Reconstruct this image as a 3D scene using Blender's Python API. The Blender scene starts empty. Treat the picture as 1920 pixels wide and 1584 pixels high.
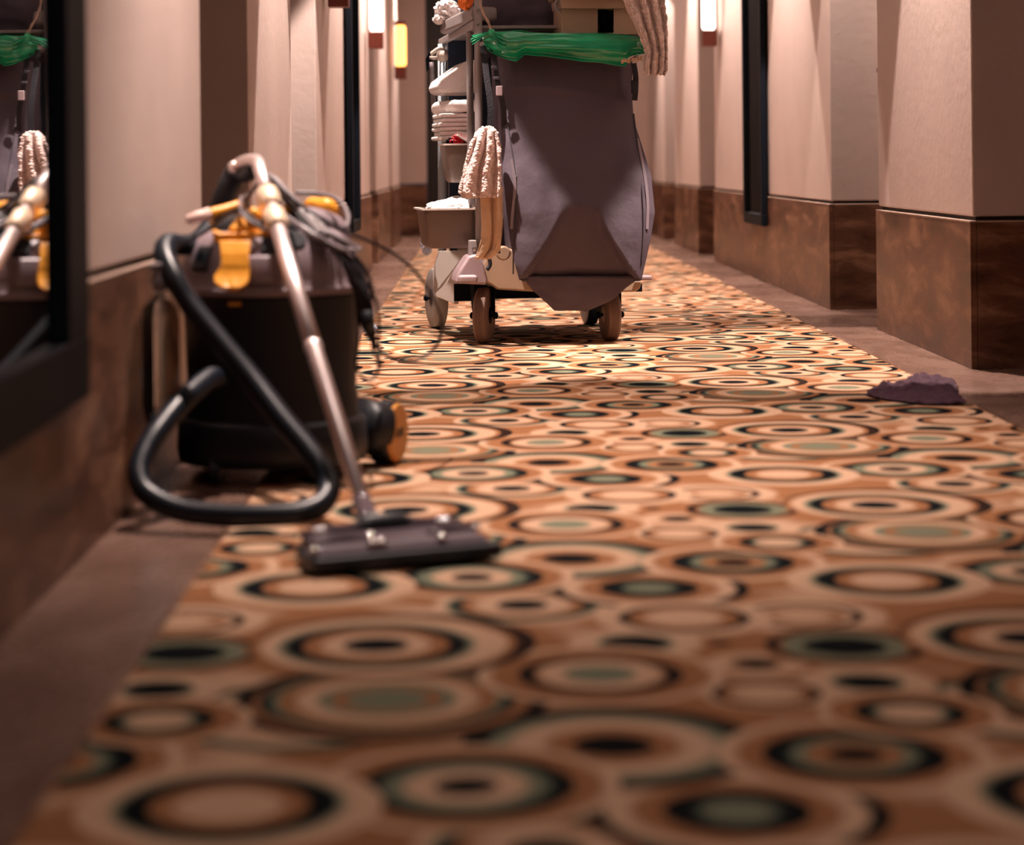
import bpy, bmesh, math, random
from mathutils import Vector, Matrix, noise
random.seed(7)
S = bpy.context.scene
COL = S.collection

# ---------------------------------------------------------------- camera
CAMH, FPX, ROLL = 0.65, 4100.0, 0.0105
cd = bpy.data.cameras.new('camera')
cam = bpy.data.objects.new('camera', cd); COL.objects.link(cam)
cam.location = (0, 0, CAMH)
cam.rotation_euler = (math.pi/2, ROLL, 0)
cd.sensor_width = 36; cd.sensor_fit = 'HORIZONTAL'
cd.lens = FPX/1920*36
cd.shift_x = 60/1920; cd.shift_y = -488/1920
cd.clip_start = .05
cd.dof.use_dof = True; cd.dof.focus_distance = 7.6; cd.dof.aperture_fstop = 2.6
S.camera = cam

# ---------------------------------------------------------------- world, exposure
w = bpy.data.worlds.new('world'); S.world = w; w.use_nodes = True
w.node_tree.nodes['Background'].inputs[0].default_value = (.10, .22, .30, 1)
w.node_tree.nodes['Background'].inputs[1].default_value = .10
S.view_settings.view_transform = 'Standard'; S.view_settings.look = 'None'
S.view_settings.gamma = 1; S.view_settings.use_curve_mapping = False
S.view_settings.exposure = 0.35

# downlights in the ceiling: (x, y, power, half cone in degrees)
CEIL = 2.5
DOWNLIGHTS = [(.10, 2.5, 46, 44), (1.15, 2.6, 5, 40),  # nearest pair added to brighten the foreground carpet
              (-.22, 4.75, 330, 42), (1.00, 5.1, 60, 42),
              (-.45, 7.27, 480, 24), (1.33, 7.22, 500, 27),
              (-.36, 8.60, 330, 28), (1.20, 9.1, 150, 30),
              (-.42, 10.6, 260, 33), (1.27, 10.6, 320, 33),
              (-.42, 12.9, 260, 33), (1.27, 12.9, 260, 33),
              (-.42, 15.4, 260, 33), (1.27, 15.4, 260, 33),
              (-.42, 17.8, 260, 33), (1.27, 17.8, 260, 33)]
LIGHTCOL = (1.0, .79, .70)
for i, (x, y, p, hc) in enumerate(DOWNLIGHTS):
    l = bpy.data.lights.new('downlight_lamp', 'SPOT'); l.energy = p; l.color = LIGHTCOL
    l.spot_size = math.radians(hc*2); l.spot_blend = .15 if y > 6 else .85; l.shadow_soft_size = .02
    o = bpy.data.objects.new('downlight_lamp', l); COL.objects.link(o); o.location = (x, y, CEIL-.03)
# added ambient fill, no real fixtures: faint area lights along the ceiling middle
for (y, ln, p) in [(6.2, 3.0, 4), (12.5, 5.0, 30), (17, 3.6, 24), (2.6, 1.6, 3)]:
    l = bpy.data.lights.new('ambient_fill', 'AREA'); l.shape = 'RECTANGLE'; l.size = .5; l.size_y = ln
    l.energy = p; l.color = (1, .76, .66)
    o = bpy.data.objects.new('ambient_fill', l); COL.objects.link(o); o.location = (.42, y, CEIL-.02)

# ---------------------------------------------------------------- measuring helpers
def uv(px, py):
    dx, dy = px-900, py-304
    return (dx-ROLL*dy)/FPX, (dy+ROLL*dx)/FPX
def at(px, py, Y):
    """real-world point at distance Y seen at a measured spot"""
    u, v = uv(px, py)
    return Vector((u*Y, Y, CAMH-v*Y))
def onfloor(px, py, z=0):
    u, v = uv(px, py); Y = (CAMH-z)/v
    return Vector((u*Y, Y, z))

# ---------------------------------------------------------------- materials
def mat(name, col, rough=.5, metal=0, bump=0, bscale=60, var=0, vscale=8, spec=.5, coat=0, emit=None, estr=0, trans=0, sheen=0, ior=1.45, alpha=1, stretch=(1, 1, 1)):
    m = bpy.data.materials.new(name); m.use_nodes = True
    nt = m.node_tree; b = nt.nodes['Principled BSDF']
    b.inputs['Base Color'].default_value = (*col, 1)
    b.inputs['Roughness'].default_value = rough; b.inputs['Metallic'].default_value = metal
    b.inputs['Specular IOR Level'].default_value = spec
    b.inputs['Coat Weight'].default_value = coat
    b.inputs['Transmission Weight'].default_value = trans
    b.inputs['IOR'].default_value = ior
    b.inputs['Sheen Weight'].default_value = sheen
    b.inputs['Alpha'].default_value = alpha
    if emit: b.inputs['Emission Color'].default_value = (*emit, 1); b.inputs['Emission Strength'].default_value = estr
    tc = nt.nodes.new('ShaderNodeTexCoord')
    mp = nt.nodes.new('ShaderNodeMapping'); mp.inputs['Scale'].default_value = stretch
    nt.links.new(tc.outputs['Object'], mp.inputs[0])
    if var:
        n = nt.nodes.new('ShaderNodeTexNoise'); n.inputs['Scale'].default_value = vscale; n.inputs['Detail'].default_value = 5
        nt.links.new(mp.outputs[0], n.inputs['Vector'])
        r = nt.nodes.new('ShaderNodeValToRGB')
        r.color_ramp.elements[0].position = .3; r.color_ramp.elements[1].position = .7
        r.color_ramp.elements[0].color = (*[c*(1-var) for c in col], 1)
        r.color_ramp.elements[1].color = (*[min(1, c*(1+var)) for c in col], 1)
        nt.links.new(n.outputs[0], r.inputs[0]); nt.links.new(r.outputs[0], b.inputs['Base Color'])
    if bump:
        n = nt.nodes.new('ShaderNodeTexNoise'); n.inputs['Scale'].default_value = bscale; n.inputs['Detail'].default_value = 4
        nt.links.new(mp.outputs[0], n.inputs['Vector'])
        bp = nt.nodes.new('ShaderNodeBump'); bp.inputs['Strength'].default_value = min(1, bump); bp.inputs['Distance'].default_value = .01
        nt.links.new(n.outputs[0], bp.inputs['Height']); nt.links.new(bp.outputs[0], b.inputs['Normal'])
    return m

def stone(name, dark, mid, light, rough, stretch, scale=3.0):
    m = bpy.data.materials.new(name); m.use_nodes = True
    nt = m.node_tree; b = nt.nodes['Principled BSDF']
    tc = nt.nodes.new('ShaderNodeTexCoord'); mp = nt.nodes.new('ShaderNodeMapping'); mp.inputs['Scale'].default_value = stretch
    nt.links.new(tc.outputs['Object'], mp.inputs[0])
    n = nt.nodes.new('ShaderNodeTexNoise'); n.inputs['Scale'].default_value = scale; n.inputs['Detail'].default_value = 9
    n.inputs['Roughness'].default_value = .65; n.inputs['Distortion'].default_value = .5
    nt.links.new(mp.outputs[0], n.inputs['Vector'])
    r = nt.nodes.new('ShaderNodeValToRGB'); e = r.color_ramp.elements
    e[0].position = .3; e[0].color = (*dark, 1); e[1].position = .72; e[1].color = (*light, 1)
    x = e.new(.5); x.color = (*mid, 1)
    nt.links.new(n.outputs[0], r.inputs[0]); nt.links.new(r.outputs[0], b.inputs['Base Color'])
    b.inputs['Specular IOR Level'].default_value = .3
    mr = nt.nodes.new('ShaderNodeMapRange'); mr.inputs[3].default_value = rough*.75; mr.inputs[4].default_value = rough*1.35
    nt.links.new(n.outputs[0], mr.inputs[0]); nt.links.new(mr.outputs[0], b.inputs['Roughness'])
    n2 = nt.nodes.new('ShaderNodeTexNoise'); n2.inputs['Scale'].default_value = 25; nt.links.new(mp.outputs[0], n2.inputs['Vector'])
    bp = nt.nodes.new('ShaderNodeBump'); bp.inputs['Strength'].default_value = .04; bp.inputs['Distance'].default_value = .0005
    nt.links.new(n2.outputs[0], bp.inputs['Height']); nt.links.new(bp.outputs[0], b.inputs['Normal'])
    return m

M = {}
M['plaster'] = mat('wall_plaster', (.52, .415, .375), .6, bump=.12, bscale=30, var=.05, vscale=3)
M['ceiling'] = mat('ceiling_paint', (.35, .28, .24), .8)
M['wainscot'] = stone('travertine', (.040, .016, .009), (.13, .058, .033), (.32, .17, .10), .36, (1.2, 1.2, 4))
M['cap'] = mat('travertine_edge', (.42, .30, .24), .25, var=.15, vscale=12)
M['floor'] = stone('floor_stone', (.125, .072, .052), (.165, .096, .072), (.21, .13, .10), .26, (2, 1, 1), 4)
M['reveal'] = mat('dark_reveal', (.03, .02, .015), .8)
M['door'] = mat('dark_door_wood', (.012, .009, .010), .4, var=.3, vscale=6, stretch=(8, 8, 1))
M['black'] = mat('black_metal', (.004, .006, .010), .6, spec=.08)
M['mirror'] = mat('mirror_glass', (.62, .66, .68), .015, metal=1)
M['blkplastic'] = mat('black_plastic', (.006, .009, .014), .45, bump=.05, bscale=300)
M['hose'] = mat('hose_rubber', (.006, .010, .018), .36)
M['lid'] = mat('grey_lid_plastic', (.27, .21, .235), .38, bump=.08, bscale=200)
M['yellow'] = mat('yellow_plastic', (.85, .36, .03), .36)
M['dullyellow'] = mat('dull_yellow_plastic', (.62, .27, .05), .45)
M['chrome'] = mat('brushed_chrome', (.98, .86, .85), .40, metal=1)
M['satin'] = mat('satin_sleeve', (.85, .66, .48), .45, metal=.25)
M['pinkwhite'] = mat('pale_plastic', (.75, .55, .50), .4)
M['cable'] = mat('cable_black', (.012, .010, .014), .3)
M['grey_sheen'] = mat('grey_and_cable_sheen', (.20, .17, .18), .3)  # plain grey on small parts; on the cords, painted shine of black cable
M['tool'] = mat('floor_tool_plastic', (.105, .078, .095), .16, bump=.05, bscale=120)
M['bag'] = mat('grey_vinyl', (.084, .066, .086), .62, bump=.18, bscale=45, var=.08, vscale=5, spec=.35)
M['bagdark'] = mat('black_webbing', (.012, .012, .018), .6, bump=.3, bscale=200)
M['zip'] = mat('zip_tape', (.05, .042, .055), .6)
M['teeth'] = mat('zip_teeth', (.30, .26, .30), .4)
M['green'] = mat('green_liner_plastic', (.006, .31, .14), .2, bump=.5, bscale=9, var=.35, vscale=6, coat=.6, stretch=(1, 1, 7))
M['frame'] = mat('grey_cart_plastic', (.27, .235, .235), .42, bump=.05, bscale=100)
M['frameb'] = mat('bluegrey_tube', (.36, .42, .46), .4)
M['beige'] = mat('beige_cart_plastic', (.42, .30, .21), .45, bump=.06, bscale=100, var=.08, vscale=4)
M['mauve'] = mat('mauve_cart_plastic', (.33, .25, .265), .42, bump=.06, bscale=100)
M['pale'] = mat('pale_panel_plastic', (.62, .57, .52), .4)
M['bin'] = mat('taupe_bin_plastic', (.155, .115, .095), .35, bump=.04, bscale=80)
M['binrim'] = mat('bin_rim_plastic', (.5, .42, .36), .4)
M['towel'] = mat('white_terry', (.92, .86, .84), .9, bump=.5, bscale=120, sheen=.2)
M['pink'] = mat('pinkish_terry', (.86, .66, .61), .95, bump=1, bscale=170, sheen=.3, var=.1, vscale=50)
M['cream'] = mat('cream_cotton', (.66, .44, .27), .9, bump=.5, bscale=220, sheen=.2)
M['terry'] = mat('beige_terry_cloth', (.74, .58, .52), .95, bump=1, bscale=130, sheen=.3, var=.15, vscale=70)
M['tyre'] = mat('brown_rubber_tyre', (.17, .105, .08), .55, bump=.1, bscale=150)
M['palewheel'] = mat('pale_tyre', (.42, .40, .38), .5)
M['navy'] = mat('navy_hub', (.03, .045, .07), .4)
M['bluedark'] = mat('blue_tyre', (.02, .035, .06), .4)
M['red'] = mat('red_wrapper', (.55, .02, .03), .35)
M['orange'] = mat('orange_plastic', (.85, .20, .03), .4)
M['paperblue'] = mat('bluewhite_plastic', (.55, .62, .78), .4)
M['rag'] = mat('purple_cotton', (.050, .018, .032), .95, bump=.5, bscale=150)
M['rope'] = mat('beige_cord', (.40, .28, .22), .8, bump=.6, bscale=300)
M['sconcebox'] = mat('dark_red_wood', (.16, .035, .02), .35)
M['bright'] = mat('bright_steel', (.9, .85, .85), .14, metal=1)
M['steel'] = mat('bolt_steel', (.35, .33, .33), .3, metal=1)
M['lampw'] = mat('lamp_glass', (.9, .85, .8), .4, emit=(1, .82, .70), estr=4.5)
M['lampo'] = mat('amber_lamp_glass', (.9, .5, .2), .4, emit=(1, .38, .08), estr=3.5)
M['lens'] = mat('downlight_lens', (.9, .85, .8), .4, emit=(1, .82, .68), estr=14)
M['white'] = mat('white_paint', (.7, .66, .6), .5)
def glassmat():
    m = bpy.data.materials.new('clear_bottle_plastic'); m.use_nodes = True
    b = m.node_tree.nodes['Principled BSDF']; b.inputs['Base Color'].default_value = (.93, .95, .93, 1)
    b.inputs['Transmission Weight'].default_value = 1; b.inputs['Roughness'].default_value = .02; b.inputs['IOR'].default_value = 1.33
    return m
M['water'] = glassmat()

# ---------------------------------------------------------------- mesh helpers
class MB:
    def __init__(s): s.v = []; s.f = []
    def add(s, vs, fs):
        n = len(s.v); s.v += [tuple(v) for v in vs]; s.f += [tuple(i+n for i in f) for f in fs]; return s
    def box(s, c, d, rot=None):
        R = rot or Matrix.Identity(3); c = Vector(c)
        vs = [c+R@Vector((x*d[0]/2, y*d[1]/2, z*d[2]/2)) for x in (-1, 1) for y in (-1, 1) for z in (-1, 1)]
        return s.add(vs, [(0, 1, 3, 2), (4, 6, 7, 5), (0, 4, 5, 1), (2, 3, 7, 6), (0, 2, 6, 4), (1, 5, 7, 3)])
    def span(s, a, b):
        return s.box([(a[i]+b[i])/2 for i in range(3)], [abs(b[i]-a[i]) for i in range(3)])
    def rings(s, R, closed=True, caps=True):
        n = len(R[0]); vs = [p for r in R for p in r]; fs = []
        for i in range(len(R)-1):
            for j in range(n if closed else n-1):
                k = (j+1) % n
                fs.append((i*n+j, i*n+k, (i+1)*n+k, (i+1)*n+j))
        if caps: fs.append(tuple(range(n))[::-1]); fs.append(tuple((len(R)-1)*n+j for j in range(n)))
        return s.add(vs, fs)
    def tube(s, pts, r, n=12, caps=True):
        pts = [Vector(p) for p in pts]; rr = r if hasattr(r, '__len__') else [r]*len(pts)
        up = None; R = []
        for i, p in enumerate(pts):
            t = (pts[min(i+1, len(pts)-1)]-pts[max(i-1, 0)])
            if t.length < 1e-9: t = Vector((0, 0, 1))
            t.normalize()
            if up is None:
                up = Vector((0, 0, 1)) if abs(t.z) < .9 else Vector((1, 0, 0))
            a = up-t*up.dot(t)
            if a.length < 1e-6: a = t.orthogonal()
            a.normalize(); up = a; b = t.cross(a)
            R.append([p+(a*math.cos(2*math.pi*k/n)+b*math.sin(2*math.pi*k/n))*rr[i] for k in range(n)])
        return s.rings(R, True, caps)
    def lathe(s, prof, c=(0, 0, 0), axis=(0, 0, 1), n=32):
        """prof: (radius, height along axis)"""
        c = Vector(c); t = Vector(axis).normalized(); a = t.orthogonal().normalized(); b = t.cross(a)
        R = [[c+t*h+(a*math.cos(2*math.pi*k/n)+b*math.sin(2*math.pi*k/n))*max(r, 1e-4) for k in range(n)] for r, h in prof]
        return s.rings(R)
    def grid(s, fn, nu, nv):
        vs = [fn(i/nu, j/nv) for j in range(nv+1) for i in range(nu+1)]
        fs = [(j*(nu+1)+i, j*(nu+1)+i+1, (j+1)*(nu+1)+i+1, (j+1)*(nu+1)+i) for j in range(nv) for i in range(nu)]
        return s.add(vs, fs)
    def prism(s, poly, d):
        """polygon of points extruded by vector d"""
        n = len(poly); d = Vector(d); P = [Vector(p) for p in poly]
        return s.add(P+[p+d for p in P], [tuple(range(n))[::-1], tuple(range(n, 2*n))]+[(i, (i+1) % n, n+(i+1) % n, n+i) for i in range(n)])

def obj(name, mb, m, parent=None, smooth=False, bevel=0, thick=0, sub=0, seg=2, label=None, angle=None):
    me = bpy.data.meshes.new(name); me.from_pydata(mb.v, [], mb.f)
    bm = bmesh.new(); bm.from_mesh(me); bmesh.ops.recalc_face_normals(bm, faces=bm.faces); bm.to_mesh(me); bm.free()
    me.materials.append(m)
    if smooth:
        for p in me.polygons: p.use_smooth = True
    o = bpy.data.objects.new(name, me); COL.objects.link(o)
    if parent: o.parent = parent
    if thick:
        k = o.modifiers.new('solid', 'SOLIDIFY'); k.thickness = thick; k.offset = 0
    if bevel:
        k = o.modifiers.new('bevel', 'BEVEL'); k.width = bevel; k.segments = seg; k.limit_method = 'ANGLE'; k.angle_limit = .6
        if not smooth:
            for p in me.polygons: p.use_smooth = True
            k.harden_normals = True
    if sub:
        k = o.modifiers.new('sub', 'SUBSURF'); k.levels = sub; k.render_levels = sub
    if label: o['label'] = label
    return o
def auto_smooth(o, deg=35):
    me = o.data
    bm = bmesh.new(); bm.from_mesh(me)
    for e in bm.edges:
        if len(e.link_faces) == 2 and e.calc_face_angle(0) > math.radians(deg): e.smooth = False
    bm.to_mesh(me); bm.free(); return o
def tag(o, label, cat, group=None):
    o['label'] = label; o['category'] = cat
    if group: o['group'] = group
    return o
def struct(o): o['kind'] = 'structure'; return o
def empty(name, loc=(0, 0, 0), rz=0, parent=None):
    o = bpy.data.objects.new(name, None); COL.objects.link(o); o.location = loc; o.rotation_euler = (0, 0, rz); o.empty_display_size = .1
    if parent: o.parent = parent
    return o
def spline(P, step=None, n=None, closed=False):
    """Catmull-Rom through points, resampled evenly"""
    P = [Vector(p) for p in P]; Q = [P[0]*2-P[1]]+P+[P[-1]*2-P[-2]]; out = []
    for i in range(1, len(Q)-2):
        a, b, c, d = Q[i-1:i+3]
        for k in range(16):
            t = k/16
            out.append(.5*((2*b)+(c-a)*t+(2*a-5*b+4*c-d)*t*t+(3*b-a-3*c+d)*t**3))
    out.append(P[-1])
    L = [0]
    for i in range(1, len(out)): L.append(L[-1]+(out[i]-out[i-1]).length)
    N = n or max(2, int(L[-1]/step)); res = []; j = 0
    for i in range(N+1):
        s = L[-1]*i/N
        while j < len(L)-2 and L[j+1] < s: j += 1
        f = (s-L[j])/max(1e-9, L[j+1]-L[j]); res.append(out[j].lerp(out[j+1], min(1, f)))
    return res
def nz(x, y, z, s=1.0): return noise.noise(Vector((x*s, y*s, z*s)))
def lerp_rows(rows, y):
    for a, b in zip(rows, rows[1:]):
        if y <= b[0] or b is rows[-1]:
            t = (y-a[0])/(b[0]-a[0]) if b[0] != a[0] else 0
            t = max(0, min(1, t)); return [a[i]+(b[i]-a[i])*t for i in range(1, len(a))]
def drape(conv, rows, folds=3, amp=.012, nu=40, nv=50, seed=0, crinkle=.004, phase=0.0, edge=.0, hf=0, rag=0):
    """hanging cloth: rows (y, x_left, x_right, depth)"""
    y0, y1 = rows[0][0], rows[-1][0]
    def fn(s, t):
        y = y0+(y1-y0)*t; xl, xr, d = lerp_rows(rows, y)
        x = xl+(xr-xl)*s
        o = amp*math.sin(s*folds*2*math.pi+phase+1.2*nz(s*2, t*2, seed))+crinkle*nz(s*9, t*9, seed+5)*2+edge*(2*s-1)**2+hf*nz(s*26, t*40, seed+2)
        wob = 5*edge and 0
        return conv(x+wob+rag*.5*nz(t*14, s*2, seed)*(2*s-1), y+1.5*nz(s*6, t*3, seed+9)+rag*t*nz(s*17, 0, seed+4), d+o)
    return MB().grid(fn, nu, nv)
def crumple(c, dims, seed, lev=4, rough=.35, flat=0.0):
    bm = bmesh.new(); bmesh.ops.create_icosphere(bm, subdivisions=lev, radius=1)
    vs = []
    for v in bm.verts:
        p = v.co.normalized()
        r = 1-rough*abs(nz(p.x, p.y, p.z+seed, 1.9))*1.6-rough*.5*abs(nz(p.x, p.y, p.z+seed*3, 4.5))
        q = Vector((p.x*r*dims[0], p.y*r*dims[1], p.z*r*dims[2]))
        if q.z < -dims[2]*flat and flat: q.z = -dims[2]*flat
        vs.append(q+Vector(c))
    fs = [tuple(v.index for v in f.verts) for f in bm.faces]; bm.free()
    return MB().add(vs, fs)
DISCS = [
    (-0.220, 2.569, [('T', 0.0, 1), ('P', 0.1253, 1), ('G', 0.1347, 1), ('D', 0.1472, 1), ('D', 0.1566, 1), ('T', 0.1604, 0)]),
    (0.202, 2.935, [('K', 0.0429, 1), ('G', 0.0487, 1), ('P', 0.0573, 1), ('P', 0.0859, 1), ('P', 0.0945, 0)]),
    (0.349, 2.807, [('K', 0.0246, 1), ('T', 0.0308, 1), ('P', 0.0411, 1), ('P', 0.0616, 1), ('P', 0.0698, 0)]),
    (-0.405, 2.701, [('K', 0.0376, 1), ('G', 0.0435, 1), ('P', 0.0501, 1), ('P', 0.0791, 1), ('P', 0.0889, 0)]),
    (0.315, 2.929, [('B', 0.0129, 1), ('T', 0.02, 0)]),
    (0.055, 3.192, [('K', 0.035, 1), ('P', 0.0413, 1), ('P', 0.0662, 1), ('T', 0.0779, 1), ('T', 0.0872, 1), ('D', 0.0919, 1), ('D', 0.1028, 1), ('G', 0.109, 1), ('P', 0.1168, 1), ('P', 0.1261, 1), ('P', 0.1324, 0)]),
    (0.450, 3.098, [('P', 0.0302, 1), ('T', 0.0529, 1), ('P', 0.068, 1), ('B', 0.0756, 1), ('B', 0.0831, 1), ('P', 0.0892, 1), ('P', 0.1133, 1), ('P', 0.1247, 0)]),
    (0.249, 2.170, [('G', 0.0307, 1), ('D', 0.0445, 1), ('K', 0.0529, 1), ('K', 0.073, 1), ('T', 0.0773, 1), ('T', 0.1006, 1), ('P', 0.1111, 1), ('P', 0.1286, 1), ('K', 0.1344, 1), ('K', 0.1503, 1), ('T', 0.1535, 0)]),
    (0.141, 2.421, [('K', 0.0425, 1), ('T', 0.0496, 1), ('T', 0.0697, 1), ('P', 0.0815, 1), ('P', 0.1063, 1), ('G', 0.1228, 1), ('G', 0.1347, 1), ('K', 0.1417, 1), ('K', 0.1683, 1), ('T', 0.1724, 0)]),
    (0.400, 2.374, [('K', 0.029, 1), ('T', 0.0336, 1), ('T', 0.0521, 1), ('G', 0.0568, 1), ('G', 0.066, 1), ('D', 0.073, 1), ('K', 0.0811, 1), ('K', 0.0985, 1), ('T', 0.1031, 1), ('T', 0.1245, 1), ('P', 0.1361, 1), ('P', 0.1483, 1), ('P', 0.1523, 0)]),
    (-0.020, 2.269, [('K', 0.031, 1), ('P', 0.0349, 1), ('P', 0.0609, 1), ('G', 0.0686, 1), ('G', 0.0808, 1), ('D', 0.0913, 1), ('K', 0.1007, 1), ('K', 0.1107, 1), ('T', 0.1151, 1), ('T', 0.1383, 1), ('P', 0.1483, 1), ('P', 0.1582, 1), ('P', 0.1621, 0)]),
    (-0.114, 2.633, [('T', 0.1637, 1), ('K', 0.1721, 1), ('K', 0.1894, 1), ('T', 0.1933, 0)]),
    (-0.118, 2.641, [('G', 0.0464, 1), ('T', 0.0515, 1), ('T', 0.0631, 1), ('G', 0.0696, 1), ('G', 0.0799, 1), ('P', 0.0863, 1), ('P', 0.1063, 1), ('T', 0.1159, 1), ('T', 0.1288, 1), ('G', 0.1365, 1), ('D', 0.1449, 1), ('D', 0.1546, 1), ('T', 0.1591, 1), ('T', 0.161, 0)]),
    (-0.260, 2.208, [('P', 0.0512, 1), ('T', 0.0592, 1), ('T', 0.0765, 1), ('K', 0.0819, 1), ('K', 0.1066, 1), ('G', 0.1131, 1), ('P', 0.1239, 1), ('P', 0.1529, 1), ('P', 0.1567, 0)]),
    (-0.381, 2.551, [('P', 0.0348, 1), ('G', 0.0411, 1), ('D', 0.0473, 1), ('K', 0.051, 1), ('K', 0.0647, 1), ('T', 0.0684, 1), ('T', 0.0933, 1), ('P', 0.0996, 1), ('P', 0.107, 1), ('P', 0.1108, 0)]),
    (-0.399, 2.902, [('K', 0.051, 1), ('G', 0.058, 1), ('G', 0.0793, 1), ('T', 0.0835, 1), ('B', 0.0906, 1), ('K', 0.1019, 1), ('T', 0.1062, 1), ('T', 0.1154, 1), ('T', 0.1203, 0)]),
    (0.281, 3.092, [('P', 0.0498, 1), ('T', 0.0618, 1), ('T', 0.0747, 1), ('K', 0.0799, 1), ('K', 0.089, 1), ('P', 0.095, 1), ('P', 0.1206, 1), ('P', 0.1267, 0)]),
    (0.340, 2.650, [('P', 0.0375, 1), ('T', 0.0485, 1), ('T', 0.053, 1), ('B', 0.0582, 1), ('K', 0.0646, 1), ('P', 0.0698, 1), ('P', 0.0763, 1), ('P', 0.0801, 0)]),
    (0.145, 2.758, [('G', 0.0444, 1), ('P', 0.0498, 1), ('P', 0.0753, 1), ('T', 0.0821, 1), ('K', 0.0874, 1), ('K', 0.1022, 1), ('T', 0.1076, 1), ('T', 0.1345, 1), ('P', 0.1446, 1), ('P', 0.1547, 1), ('P', 0.1587, 0)]),
    (-0.123, 2.947, [('B', 0.1797, 1), ('K', 0.1912, 1), ('T', 0.1955, 0)]),
    (-0.136, 2.941, [('P', 0.1636, 1), ('T', 0.1707, 1), ('T', 0.1765, 1), ('T', 0.1801, 0)]),
    (-0.146, 2.938, [('K', 0.0416, 1), ('P', 0.0473, 1), ('P', 0.0702, 1), ('T', 0.0788, 1), ('T', 0.0968, 1), ('K', 0.1018, 1), ('K', 0.1197, 1), ('G', 0.1304, 1), ('P', 0.139, 1), ('P', 0.1433, 0)]),
]
# ---------------------------------------------------------------- room: stone floor, carpet
XL, XR, CAP = -.667, 1.50, .455
Y0, Y1 = -1.6, 19.5
RD = .26
struct(obj('floor', MB().span((XL-RD-.1, Y0, -.08), (XR+RD+.1, Y1+.1, 0)), M['floor']))
struct(obj('ceiling', MB().span((XL-RD-.1, Y0, CEIL), (XR+RD+.1, Y1+.1, CEIL+.08)), M['ceiling']))

def carpet_material():
    m = bpy.data.materials.new('circle_pattern_carpet'); m.use_nodes = True
    nt = m.node_tree; N = nt.nodes; L = nt.links; b = N['Principled BSDF']
    C = {'K': (.002, .004, .006), 'B': (.030, .014, .010), 'T': (.31, .137, .062), 'P': (.57, .365, .24), 'G': (.175, .185, .125), 'D': (.018, .028, .024)}
    tc = N.new('ShaderNodeTexCoord')
    nn = N.new('ShaderNodeTexNoise'); nn.inputs['Scale'].default_value = 7; nn.inputs['Detail'].default_value = 2
    L.new(tc.outputs['Object'], nn.inputs['Vector'])
    sb = N.new('ShaderNodeVectorMath'); sb.operation = 'SUBTRACT'; sb.inputs[1].default_value = (.5, .5, .5); L.new(nn.outputs['Color'], sb.inputs[0])
    sc = N.new('ShaderNodeVectorMath'); sc.operation = 'SCALE'; sc.inputs['Scale'].default_value = .012; L.new(sb.outputs[0], sc.inputs[0])
    pos = N.new('ShaderNodeVectorMath'); pos.operation = 'ADD'; L.new(tc.outputs['Object'], pos.inputs[0]); L.new(sc.outputs[0], pos.inputs[1])
    base = N.new('ShaderNodeTexNoise'); base.inputs['Scale'].default_value = 5; base.inputs['Detail'].default_value = 1; L.new(pos.outputs[0], base.inputs['Vector'])
    br = N.new('ShaderNodeValToRGB'); e = br.color_ramp.elements
    e[0].position = .54; e[0].color = (*C['T'], 1); e[1].position = .70; e[1].color = (*C['P'], 1)
    L.new(base.outputs[0], br.inputs[0]); cur = br.outputs[0]
    for X, Y, st in DISCS:
        a = N.new('ShaderNodeVectorMath'); a.operation = 'SUBTRACT'; L.new(pos.outputs[0], a.inputs[0]); a.inputs[1].default_value = (X, Y, 0)
        wv = N.new('ShaderNodeVectorMath'); wv.operation = 'WRAP'; L.new(a.outputs[0], wv.inputs[0])
        wv.inputs[1].default_value = (.4385, .570, 1); wv.inputs[2].default_value = (-.4385, -.570, -1)
        ml = N.new('ShaderNodeVectorMath'); ml.operation = 'MULTIPLY'; L.new(wv.outputs[0], ml.inputs[0])
        Rm = st[-1][1]; ml.inputs[1].default_value = (1/Rm, 1/Rm, 0)
        ln = N.new('ShaderNodeVectorMath'); ln.operation = 'LENGTH'; L.new(ml.outputs[0], ln.inputs[0])
        r = N.new('ShaderNodeValToRGB'); el = r.color_ramp.elements
        while len(el) > 1: el.remove(el[-1])
        el[0].position = 0; el[0].color = (*C[st[0][0]], 1)
        for c, rad, al in st:
            x = el.new(min(.9999, rad/Rm)); x.color = (*C[c], al)
        L.new(ln.outputs['Value'], r.inputs[0])
        mx = N.new('ShaderNodeMix'); mx.data_type = 'RGBA'
        L.new(r.outputs['Alpha'], mx.inputs[0]); L.new(cur, mx.inputs[6]); L.new(r.outputs[0], mx.inputs[7]); cur = mx.outputs[2]
    # tuft grain
    t = N.new('ShaderNodeTexNoise'); t.inputs['Scale'].default_value = 420; t.inputs['Detail'].default_value = 2; L.new(tc.outputs['Object'], t.inputs['Vector'])
    mr = N.new('ShaderNodeMapRange'); mr.inputs[1].default_value = .3; mr.inputs[2].default_value = .7; mr.inputs[3].default_value = .72; mr.inputs[4].default_value = 1.2; L.new(t.outputs[0], mr.inputs[0])
    mu = N.new('ShaderNodeVectorMath'); mu.operation = 'SCALE'; L.new(cur, mu.inputs[0]); L.new(mr.outputs[0], mu.inputs['Scale'])
    L.new(mu.outputs[0], b.inputs['Base Color'])
    bp = N.new('ShaderNodeBump'); bp.inputs['Strength'].default_value = .5; bp.inputs['Distance'].default_value = .004
    L.new(t.outputs[0], bp.inputs['Height']); L.new(bp.outputs[0], b.inputs['Normal'])
    b.inputs['Roughness'].default_value = .9; b.inputs['Specular IOR Level'].default_value = .05
    return m
CX0, CX1 = -.455, 1.283
cm = carpet_material()
cmb = MB()
def cfn(s, t):
    x = CX0+(CX1-CX0)*s; y = -1.5+(Y1+1.5)*t
    return (x, y, .003)
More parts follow.
